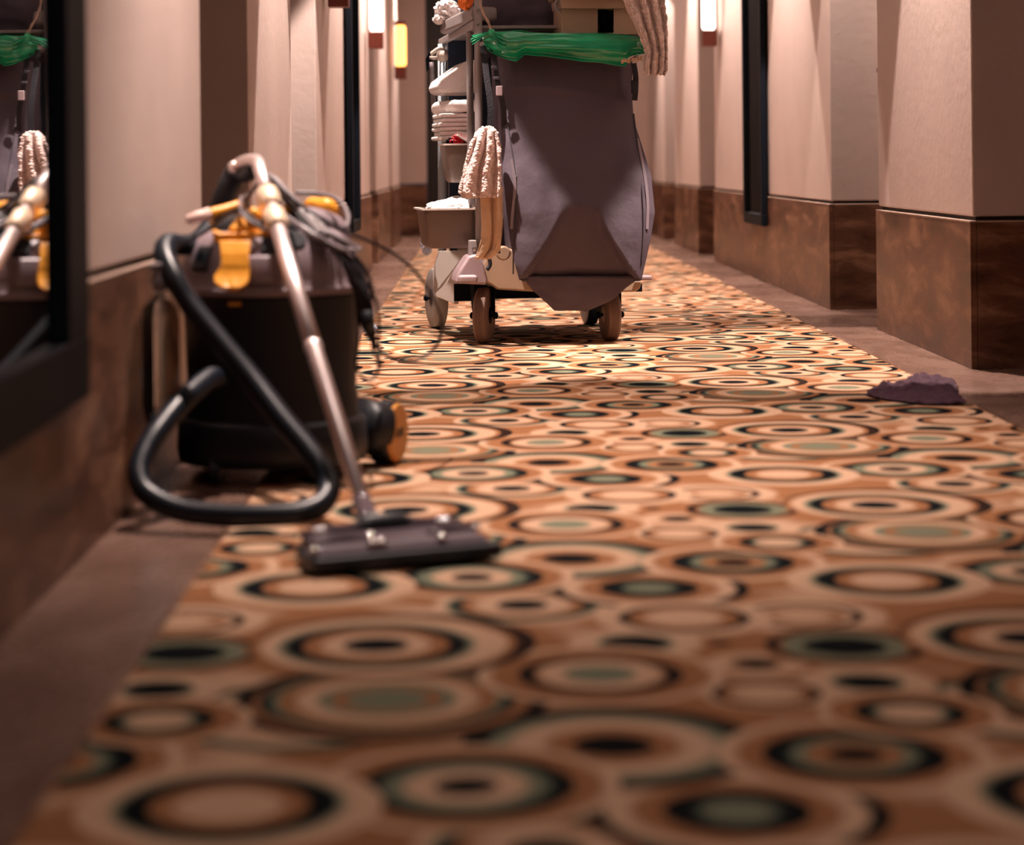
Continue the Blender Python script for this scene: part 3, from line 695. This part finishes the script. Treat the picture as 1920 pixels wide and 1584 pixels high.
tag(placed(obj('white_rag', crumple(C(826, 38, .60), (.035, .04, .022), 15, 4, .4), M['towel'], smooth=True)), 'small white rag tip drooping over the grey cushion at the cart top left', 'cloth')
cu = MB().prism([C(822, 55, .62), C(830, 40, .62), C(884, 12, .14), C(888, 28, .14), C(884, 40, .14), C(826, 66, .62)], (.10, .06, 0))
tag(placed(obj('cushion', cu, M['frame'], bevel=.012, seg=4)), 'grey rounded pad lying on the upper tray rail of the cart', 'cushion')
og = placed(obj('orange_bag', crumple(C(873, 2, .20), (.032, .04, .04), 21, 4, .3), M['orange'], smooth=True)); tag(og, 'bright orange plastic item at the top left of the cart', 'package')

def open_bin(name, x0, x1, xb0, xb1, yt, yb, y0, y1, rim, label):
    r = placed(empty(name))
    A = [C(x0, yt, y0), C(x1, yt, y0)]; B = [C(xb0, yb, y0+.02), C(xb1, yb, y0+.02)]
    mb = MB(); wt = .003
    def ring(x0_, x1_, ya, yb_, z): 
        o_ = []; rr = .018
        for cx_, cy__, a0 in ((x1_-rr, ya+rr, -90), (x1_-rr, yb_-rr, 0), (x0_+rr, yb_-rr, 90), (x0_+rr, ya+rr, 180)):
            for k_ in range(5):
                an = math.radians(a0+22.5*k_); o_.append(Vector((cx_+rr*math.cos(an), cy__+rr*math.sin(an), z)))
        return o_
    zt, zb = A[0].z, B[0].z
    outer = [ring(B[0].x+.01, B[1].x-.01, y0+.03, y1-.03, zb), ring(B[0].x, B[1].x, y0+.02, y1-.02, zb+.012), ring(A[0].x, A[1].x, y0, y1, zt)]
    inner = [ring(A[0].x+wt, A[1].x-wt, y0+wt, y1-wt, zt), ring(B[0].x+wt, B[1].x-wt, y0+.02+wt, y1-.02-wt, zb+.015)]
    mb.rings(outer+inner)
    o = obj('bin_body', mb, M['bin'], r, smooth=True); auto_smooth(o, 40)
    rm = MB().rings([ring(A[0].x-rim, A[1].x+rim, y0-rim, y1+rim, zt-.002), ring(A[0].x-rim, A[1].x+rim, y0-rim, y1+rim, zt+.004), ring(A[0].x+wt, A[1].x-wt, y0+wt, y1-wt, zt+.004), ring(A[0].x+wt, A[1].x-wt, y0+wt, y1-wt, zt-.002)], caps=False)
    obj('bin_rim', rm, M['binrim'], r, smooth=False)
    return tag(r, label, 'bin')
open_bin('storage_bin', 835, 892, 843, 888, 273, 344, .22, .42, .006, 'upper small taupe plastic bin on the cart side, filled with red wrappers')
open_bin('storage_bin', 796, 892, 803, 890, 395, 468, .12, .42, .010, 'lower larger taupe plastic bin on the cart side, below the pinkish towel')
tag(placed(obj('red_wrapper', crumple(C(858, 266, .28), (.034, .04, .030), 4, 4, .5), M['red'], smooth=False)), 'crumpled red and dark wrapper in the upper cart bin', 'wrapper')
tag(placed(obj('dark_wrapper', crumple(C(846, 268, .30), (.022, .04, .020), 14, 4, .5), M['black'], smooth=False)), 'crumpled black wrapper at the left of the red one in the upper cart bin', 'wrapper')
tag(placed(obj('white_sachet', MB().box(C(872, 264, .26), (.07, .05, .008), Matrix.Rotation(.55, 3, 'Y')), M['towel'], bevel=.002)), 'flat white sachet sticking out of the upper cart bin beside the red wrapper', 'sachet')
tag(placed(obj('white_cloth', drape(lambda x, y, d: C(x, y, d), [(371, 855, 880, .30), (378, 835, 880, .26), (384, 803, 880, .20), (394, 798, 880, .17)], 1.5, .012, 30, 16, 17, .01), M['towel'], smooth=True, thick=.012)), 'white cloth heaped in the lower taupe cart bin', 'cloth')
tag(placed(obj('folded_cloth', crumple(C(850, 389, .26), (.075, .09, .016), 31, 4, .25), M['towel'], smooth=True)), 'flattened white cloth along the rim inside the lower cart bin', 'cloth')
# blue-white duster behind the lower bin, grey scraper hanging from the clips
tag(placed(obj('duster', crumple(C(800, 458, .70), (.028, .03, .050), 41, 5, .6), M['paperblue'], smooth=True)), 'fluffy pale blue duster hanging behind the lower cart bin', 'duster')
sc_ = placed(empty('scraper'))
obj('handle', MB().tube(spline([C(809, 118, .79), C(811, 170, .79), C(817, 240, .79)], n=10), .009, 10), M['grey_sheen'], sc_, smooth=True)
obj('blade', MB().prism([C(798, 112, .79), C(806, 96, .79), C(812, 122, .79), C(800, 136, .79)], (0, .012, 0)), M['black'], sc_, bevel=.002)
tag(sc_, 'grey long handled scraper with black blade clipped at the rear left cart post', 'scraper')

# ---------------------------------------------------------------- vacuum cleaner
VX, VY = -.440, 4.58
vac = empty('vacuum_cleaner', (VX, VY, .003))
tag(vac, 'black drum vacuum cleaner with grey lid, yellow clamps, chrome wand and long black hose', 'vacuum cleaner')
def V(px, py, Y): return at(px, py, Y)-Vector((VX, VY, 0))
zs = at(505, 556, VY-.18).z
obj('tank', MB().lathe([(.165, .035), (.180, .045), (.184, .10), (.180, .16), (.176, .18), (.180, .30), (.184, zs-.012), (.186, zs)], n=64), M['blkplastic'], vac, smooth=True)
bs = MB().lathe([(.172, .030), (.196, .034), (.200, .06), (.196, .115), (.184, .125)], n=56)
obj('trolley_base', bs, M['blkplastic'], vac, smooth=True)
zl = at(505, 432, VY).z
prof = [(.187, zs-.004), (.196, zs), (.197, zs+.010), (.191, zs+.016)]
for i in range(1, 11):
    a = i/10*math.pi/2; prof.append((.118+.072*math.cos(a), zs+.016+(zl-zs-.016)*math.sin(a)))
prof += [(.05, zl+.004)]
lid = obj('lid', MB().lathe(prof, n=72), M['lid'], vac, smooth=True); auto_smooth(lid, 45)
# moulded ribs on the lid front; raised black patches paint the dark of recesses
def onlid(ang, k, lift=.002):
    """k 0 at rim .. 1 at crown; ang from the viewer side"""
    a = k*math.pi/2; r = .118+.074*math.cos(a)+lift; z = zs+.016+(zl-zs-.016)*math.sin(a)
    return Vector((r*math.sin(ang), -r*math.cos(ang), z))
def lidpatch(a0, a1, k0, k1, lift, nu=10, nv=8): return MB().grid(lambda s, t: onlid(a0+(a1-a0)*s, k0+(k1-k0)*t, lift), nu, nv)
obj('badge', lidpatch(-.90, -.66, .18, .52, .003), M['blkplastic'], lid, smooth=True, thick=.003)
obj('lid_recess_shade', lidpatch(-.02, .22, .42, .72, .002), M['blkplastic'], lid, smooth=True, thick=.002)
obj('lid_step', lidpatch(-.18, .12, .05, .38, .004), M['lid'], lid, smooth=True, thick=.006)
obj('lid_recess_shade', MB().lathe([(.019, 0), (.022, .002), (.022, .004), (.019, .006)], onlid(.42, .62, -.003), (.35, -.75, .6), 20), M['blkplastic'], lid)
obj('brand_plate', MB().box(V(440, 573, VY-.186), (.026, .004, .008)), M['dullyellow'], vac, bevel=.001)
# motor head (crown)
obj('motor_head', MB().lathe([(.128, zl-.02), (.122, zl+.012), (.095, zl+.030), (.03, zl+.038)], n=48), M['blkplastic'], vac, smooth=True)
# yellow front clamp
yc = VY-.15
cl = MB().prism([V(396, 433, yc), V(412, 440, yc), V(505, 436, yc), V(508, 452, yc), V(496, 462, yc), V(416, 464, yc), V(402, 455, yc)], (0, .05, 0))
obj('clamp', cl, M['yellow'], vac, bevel=.004, seg=3)
la = drape(lambda x, y, d: V(x, y, d), [(456, 412, 470, yc-.022), (480, 414, 467, yc-.040), (500, 415, 467, yc-.050), (510, 410, 468, yc-.053), (522, 401, 468, yc-.060), (534, 402, 464, yc-.070), (541, 412, 455, yc-.076), (545, 424, 443, yc-.080)], 0, 0, 20, 30, 1, 0)
obj('latch', la, M['yellow'], vac, smooth=True, thick=.008)
obj('clamp_hood', MB().prism([V(425, 436, yc+.01), V(440, 415, yc+.03), V(455, 400, yc+.04), V(474, 403, yc+.04), V(492, 425, yc+.02), V(496, 437, yc+.01)], (0, .06, 0)), M['yellow'], vac, bevel=.008, seg=4)
obj('clamp_knob', MB().tube([V(468, 396, yc+.03), V(470, 397, yc+.03), V(478, 405, yc+.03), V(486, 413, yc+.03), V(488, 415, yc+.03)], [.004, .010, .013, .010, .004], 16), M['yellow'], vac, smooth=True)
obj('clamp_under', MB().prism([V(470, 460, yc+.01), V(540, 455, yc+.01), V(530, 474, yc+.01), V(500, 481, yc+.01), V(472, 480, yc+.01)], (0, .05, 0)), M['dullyellow'], vac, bevel=.005)
# yellow carry handle bar with pale end, right grip
obj('carry_handle', MB().tube(spline([V(392, 404, VY-.02), V(420, 397, VY), V(452, 387, VY+.02)], n=12), [.012]*13, 14), M['yellow'], vac, smooth=True)
obj('handle_end', MB().tube([V(349, 416, VY-.04), V(352, 415, VY-.04), V(372, 409, VY-.03), V(394, 403, VY-.02)], [.005, .010, .0125, .0135], 16), M['pinkwhite'], vac, smooth=True, label='pale pinkish end cap of the yellow handle')
obj('carry_handle', MB().tube(spline([V(400, 425, VY), V(430, 415, VY+.02), V(470, 408, VY+.03)], n=12), [.016]*13, 12), M['dullyellow'], vac, smooth=True)
obj('rear_grip', MB().tube(spline([V(572, 386, VY+.10), V(595, 387, VY+.09), V(615, 393, VY+.08), V(632, 402, VY+.07)], n=14), [.006, .012, .015, .016, .016, .016, .017, .019, .021, .022, .021, .019, .016, .010, .004], 16), M['yellow'], vac, smooth=True)
for x, y, r_ in ((542, 396, .014), (562, 427, .013)):
    obj('knob', MB().lathe([(.002, -r_), (r_*.8, -r_*.7), (r_, 0), (r_*.8, r_*.7), (.002, r_)], V(x, y, VY-.04), (1, -.3, .2), 20), M['yellow'], vac, smooth=True)
obj('motor_cowl', MB().tube(spline([V(520, 415, VY+.02), V(560, 425, VY+.03), V(620, 440, VY+.05), V(650, 470, VY+.05)], n=14), [.02, .03, .036, .04, .042, .044, .045, .045, .044, .042, .04, .036, .03, .024, .01], 18), M['lid'], vac, smooth=True)
# big rear wheels with orange hub caps
ax = Vector((math.cos(.30), -math.sin(.30), 0))
def vwheel(c, outw):
    w_ = empty('trolley_wheel', c, 0, vac); r = .068
    t = obj('tyre', MB().lathe([(r*.8, -.045), (r*.96, -.042), (r, -.032), (r, -.006), (r*.95, .0), (r*.88, .003)], (0, 0, 0), outw, 44), M['blkplastic'], w_, smooth=True); auto_smooth(t, 40)
    obj('hub_cap', MB().lathe([(r*.90, -.002), (r*.93, .004), (r*.88, .009), (.002, .010)], (0, 0, 0), outw, 44), M['dullyellow'], w_, smooth=False)
    return w_
wc = V(741, 809, 4.70); wc.z = .0685
w1 = vwheel(wc, ax)
hb = empty('hub_mark', wc+ax*.0115, 0, w1); hb.location = ax*.0112
bpy.data.objects.remove(hb)
mk = MB()
side = Vector((0, 0, 1)); fwd = ax.cross(side)*1
for k_ in range(5):
    for j_, (w0, h0) in enumerate(((.003, .018),)):
        c_ = ax*.0112+fwd*(-.020+k_*.010); mk.prism([c_-fwd*.0015-side*.009, c_+fwd*.0015-side*.009, c_+fwd*.0015+side*.009, c_-fwd*.0015+side*.009], ax*.001)
    c_ = ax*.0112+fwd*(-.016+k_*.010)+side*(.006*(1 if k_ % 2 else -1)); mk.prism([c_-fwd*.004-side*.0015, c_+fwd*.004-side*.0015, c_+fwd*.004+side*.0015, c_-fwd*.004+side*.0015], ax*.001)
obj('hub_lettering', mk, M['blkplastic'], w1)
obj('wheel_arch', MB().tube([V(672, 800, 4.66), V(716, 808, 4.69)], [.060, .057], 32), M['blkplastic'], vac, smooth=True)
vwheel(Vector((-.165, .12, .0685)), -ax)
for (x, y) in ((-.10, -.155), (.10, -.155)):
    c_ = empty('front_caster', (x, y, .025), 0, vac)
    obj('caster_roller', MB().lathe([(.012, -.010), (.025, -.008), (.025, .008), (.012, .010)], (0, 0, 0), (1, 0, 0), 20), M['blkplastic'], c_, smooth=False)
    obj('caster_fork', MB().box((0, 0, .018), (.028, .03, .016)), M['blkplastic'], c_, bevel=.003)

# hose
HP = [V(408, 712, 4.36), V(395, 712, 4.28), V(372, 728, 4.20), V(340, 758, 4.10), V(300, 806, 4.02), V(272, 850, 3.97), V(260, 892, 3.93), V(276, 928, 3.90), V(330, 957, 3.87), V(400, 968, 3.85), V(480, 970, 3.83), V(560, 965, 3.83), V(605, 945, 3.86), V(616, 905, 3.93), V(585, 855, 3.97), V(530, 790, 4.02), V(470, 712, 4.08), V(410, 640, 4.12), V(355, 572, 4.15), V(325, 520, 4.17), V(309, 480, 4.22), V(316, 460, 4.32), V(340, 462, 4.46), V(370, 455, 4.62), V(400, 420, 4.76), V(420, 375, 4.80), V(432, 340, 4.80)]
HR = .0215
hp = spline(HP, step=.0032)
rr = [HR if (i//1) % 2 else HR-.0036 for i in range(len(hp))]
# keep the hose above the floor
hp = [Vector((p.x, p.y, max(p.z, HR+.009))) for p in hp]
hs = obj('hose', MB().tube(hp, rr, 20), M['hose'], vac, smooth=True)
obj('hose_cuff', MB().tube([V(398, 420, 4.76)*.5+V(420, 375, 4.80)*.5, V(438, 332, 4.80), V(446, 322, 4.80)], [.024, .026, .022], 20), M['blkplastic'], vac, smooth=True)
obj('hand_grip', MB().tube(spline([V(436, 345, 4.80), V(440, 322, 4.79), V(452, 330, 4.77), V(468, 328, 4.72), V(478, 318, 4.70)], n=18), [.022]*6+[.018]*13, 16), M['blkplastic'], vac, smooth=True)
obj('bent_tube', MB().tube(spline([V(440, 318, 4.78), V(452, 308, 4.75), V(468, 303, 4.70), V(482, 305, 4.64), V(487, 316, 4.60)], n=20), .0135, 20), M['chrome'], vac, smooth=True)
obj('ring_cap', MB().lathe([(.002, 0), (.012, .001), (.013, .006), (.012, .012), (.002, .013)], V(439, 316, 4.76), (0, -1, 0), 20), M['chrome'], vac, smooth=True)
# wand
w0, w1_, w2 = V(484, 308, 4.60), V(588, 655, 4.13), V(681, 948, 3.74)
ws = w1_-w0
obj('wand', MB().tube([w0, w0+ws*.02, w0.lerp(w1_, .22)], [.010, .014, .0145], 24), M['chrome'], vac, smooth=True)
obj('wand', MB().tube([w0.lerp(w1_, .20), w1_], [.0165, .0168], 28), M['chrome'], vac, smooth=True)
obj('wand', MB().tube([w1_-(w2-w1_)*.02, w1_+(w2-w1_)*.004, w1_+(w2-w1_)*.01, w2], [.0178, .0182, .0162, .0150], 28), M['chrome'], vac, smooth=True)
for t_ in (.215, .335):
    p_ = w0.lerp(w1_, t_); d_ = ws.normalized()
    obj('wand_collar', MB().tube([p_-d_*.030, p_-d_*.022, p_, p_+d_*.022, p_+d_*.030], [.017, .0235, .0245, .0235, .018], 28), M['satin'], vac, smooth=True)
obj('wand_clip', MB().tube([w0.lerp(w1_, .25)+Vector((.012, 0, .0)), w0.lerp(w1_, .32)+Vector((.016, -.01, 0))], [.010, .010], 12), M['blkplastic'], vac, smooth=True)
obj('neck', MB().tube(spline([w2+(w1_-w2)*.03, w2, V(688, 968, 3.70), V(690, 985, 3.66)], n=12), [.0165]*5+[.018]*8, 20), M['tool'], vac, smooth=True)

# floor tool
fa, fb = onfloor(590, 1080, .008), onfloor(945, 1047, .008)
dx_ = (fb-fa); dx_.z = 0; LT = dx_.length; ex = dx_.normalized(); ey = Vector((-ex.y, ex.x, 0)); ez = Vector((0, 0, 1))
vo = Vector((VX, VY, 0))
ft = empty('floor_tool', fa-vo, 0, vac)
def FT(a, b, z): return ex*a*LT+ey*b+ez*z
DP = .155
poly = [FT(0, 0, 0), FT(1, 0, 0), FT(.985, .03, 0), FT(.90, DP, 0), FT(.07, DP, 0), FT(.0, .05, 0)]
obj('tool_base', MB().prism(poly, (0, 0, .022)), M['blkplastic'], ft, bevel=.006, seg=3)
poly = [FT(.02, .012, .022), FT(.97, .012, .022), FT(.88, DP-.01, .022), FT(.08, DP-.01, .022)]
tp = MB().add(poly+[FT(.04, .03, .036), FT(.94, .03, .034), FT(.87, DP-.02, .044), FT(.09, DP-.02, .044)], [(3, 2, 1, 0), (4, 5, 6, 7), (0, 1, 5, 4), (1, 2, 6, 5), (2, 3, 7, 6), (3, 0, 4, 7)])
obj('tool_cover', tp, M['tool'], ft, bevel=.006, seg=3)
for (a0, a1, b0, b1, z_) in ((.05, .36, .055, .062, .041), (.66, .93, .060, .068, .041), (.05, .93, .118, .120, .047)):
    obj('tool_ridge', MB().tube(spline([FT(a0, b0, z_-.004), FT((a0+a1)/2, (b0+b1)/2, z_), FT(a1, b1, z_-.004)], n=12), [.004]+[.008]*11+[.004], 12), M['tool'], ft, smooth=True)
for a_, b_, z_ in ((.13, .11, .046), (.17, .115, .046), (.80, .115, .046), (.84, .112, .046), (.93, .06, .040), (.36, .058, .042), (.03, .03, .032), (.33, .028, .036), (.38, .028, .036), (.70, .028, .036)):
    obj('screw', MB().lathe([(.0085, -.004), (.0080, .002), (.0055, .005), (.003, .0065), (.0005, .007)], FT(a_, b_, z_), (0, 0, 1), 16), M['bright'], ft, smooth=True)
obj('swivel_bracket', MB().tube([FT(.30, DP-.03, .035), FT(.44, DP-.03, .048), FT(.58, DP-.03, .046), FT(.80, DP-.02, .032)], [.012, .019, .019, .010], 16), M['blkplastic'], ft, smooth=True)
obj('bristle_strip', MB().prism([FT(.02, .01, -.0), FT(.97, .01, 0), FT(.97, .016, 0), FT(.02, .016, 0)], (0, 0, -.002)), M['blkplastic'], ft)

# cords draped over the lid
def cordobj(P, r=.0036, m='cable', n=60):
    return obj('power_cord', MB().tube(spline(P, n=n), r, 8), M[m], vac, smooth=True)
yb_ = 4.50
cordobj([V(500, 330, 4.52), V(560, 385, 4.50), V(640, 432, 4.48), V(720, 468, 4.52), V(775, 508, 4.60), V(812, 560, 4.70), V(829, 612, 4.78), V(815, 655, 4.80), V(775, 679, 4.76), V(730, 672, 4.68), V(700, 640, 4.6), V(693, 590, 4.55), V(697, 540, 4.52), V(672, 490, 4.50), V(620, 440, 4.5)], .0038, n=90)
cordobj([V(668, 560, 4.42), V(672, 640, 4.42), V(668, 690, 4.42), V(690, 716, 4.44), V(708, 698, 4.46), V(711, 640, 4.47), V(708, 580, 4.47), V(690, 530, 4.46)], .0034, n=60)
cordobj([V(676, 540, 4.43), V(690, 600, 4.43), V(700, 660, 4.43), V(716, 690, 4.45)], .003)
cordobj([V(345, 460, 4.44), V(392, 432, 4.46), V(420, 408, 4.46), V(450, 396, 4.46), V(470, 410, 4.44), V(490, 425, 4.42)], .0042)
cordobj([V(452, 372, 4.60), V(452, 400, 4.45), V(470, 418, 4.42), V(500, 436, 4.42)], .004, 'grey_sheen')
cordobj([V(440, 390, 4.62), V(465, 368, 4.62), V(485, 345, 4.62)], .005, 'grey_sheen')
for i in range(9):
    k_ = i/8
    cordobj([V(505+6*i, 345+7*i, 4.56), V(560+5*i, 405+6*i, 4.50-.01*i), V(612+7*i, 455+5*i, 4.45), V(645+6*i, 500+8*i, 4.42), V(668+4*i, 560+6*i, 4.42), V(676+3.5*i, 610+6*i, 4.43)], .0040, n=50)
for i in range(4):  # paler strands among the black cords, painting their highlights
    cordobj([V(492+8*i, 322+5*i, 4.58), V(520+10*i, 350+8*i, 4.54), V(560+12*i, 395+8*i, 4.50), V(600+16*i, 440+6*i, 4.44)], .0052, 'grey_sheen')
cordobj([V(555, 364, 4.62), V(600, 366, 4.62), V(635, 378, 4.60), V(652, 405, 4.56), V(650, 430, 4.52)], .0050, 'grey_sheen')
cordobj([V(530, 405, 4.46), V(560, 425, 4.42), V(590, 445, 4.40), V(608, 452, 4.40)], .0062, 'grey_sheen')
cordobj([V(600, 450, 4.42), V(640, 470, 4.42), V(676, 470, 4.44), V(640, 452, 4.44), V(610, 438, 4.44)], .0045, 'grey_sheen')
obj('cord_plug', MB().tube([V(688, 585, 4.41), V(692, 625, 4.41)], [.012, .009], 12), M['blkplastic'], vac, smooth=True)

# clear spray bottle between vacuum and wall
bp_ = at(303, 800, 4.175); bz = bp_.z
tp_ = at(303, 556, 4.175)
br_ = .037
sbt = empty("spray_bottle", (bp_.x, 4.175, bz)); hgt = tp_.z-bz
obj('bottle_body', MB().lathe([(.002, 0), (.020, .001), (.030, .012), (br_, .045), (br_, hgt-.045), (br_*.92, hgt-.022), (br_*.6, hgt-.006), (.013, hgt+.002), (.012, hgt+.015)], n=40), M['water'], sbt, smooth=True)
obj('dip_tube', MB().tube([(0, 0, .02), (0, 0, hgt)], .0022, 8), M['pale'], sbt, smooth=True)
obj('bottle_collar', MB().lathe([(.014, hgt+.012), (.015, hgt+.030), (.009, hgt+.034), (.008, hgt+.05)], n=20), M['grey_sheen'], sbt, smooth=True)
obj('trigger_head', MB().tube(spline([(.03, .0, hgt+.046), (.0, 0, hgt+.058), (-.018, 0, hgt+.054)], n=10), .008, 10), M['grey_sheen'], sbt, smooth=True)
obj('trigger', MB().tube(spline([(-.006, 0, hgt+.050), (-.014, 0, hgt+.030), (-.006, 0, hgt+.012)], n=8), .004, 8), M['grey_sheen'], sbt, smooth=True)
tag(sbt, 'clear spray bottle of water hanging from the black hose beside the left wall', 'bottle')

# ---------------------------------------------------------------- rag and litter on the floor
def rag_surface():
    c = onfloor(1716, 738)
    vs = {}
    outline = [(1622, 735), (1640, 720), (1690, 716), (1715, 702), (1752, 704), (1790, 708), (1797, 722), (1800, 742), (1810, 752), (1770, 754), (1720, 752), (1690, 748), (1655, 744)]
    P = [onfloor(*p, .014) for p in outline]; c = sum(P, Vector())/len(P); c.z = .0
    nr, na = 26, 96; R_ = []
    for j in range(nr+1):
        t = 1-j/nr; ring = []
        for i in range(na):
            f = i/na*len(P); a = P[int(f) % len(P)]; b = P[(int(f)+1) % len(P)]; q = a.lerp(b, f-int(f))
            p = c.lerp(q, t); x, y = p.x*11, p.y*11
            h = .008+.011*sm((1-t)*4)*(.25+1.6*abs(nz(x*1.6, y*1.6, 2.2)))+.020*abs(nz(x*3, y*3, 6))
            if p.x > c.x-.02: h += .006*sm((1-t)*4)
            p = Vector((p.x+.008*nz(x*2, y*2, 9), p.y+.012*nz(x*2, y*2, 3), .0085 if j == 0 else h))
            ring.append(p)
        R_.append(ring)
    return MB().rings(R_)
tag(obj('floor_cloth', rag_surface(), M['rag'], smooth=True), 'crumpled dark purple cleaning cloth lying on the carpet edge at right', 'cloth')
pp = onfloor(694, 622, .01)
tag(obj('crumpled_wrapper', crumple((pp.x, pp.y, .024), (.032, .03, .020), 77, 3, .4), M['paperblue']), 'small blue and white crumpled wrapper on the carpet behind the vacuum cords', 'wrapper')
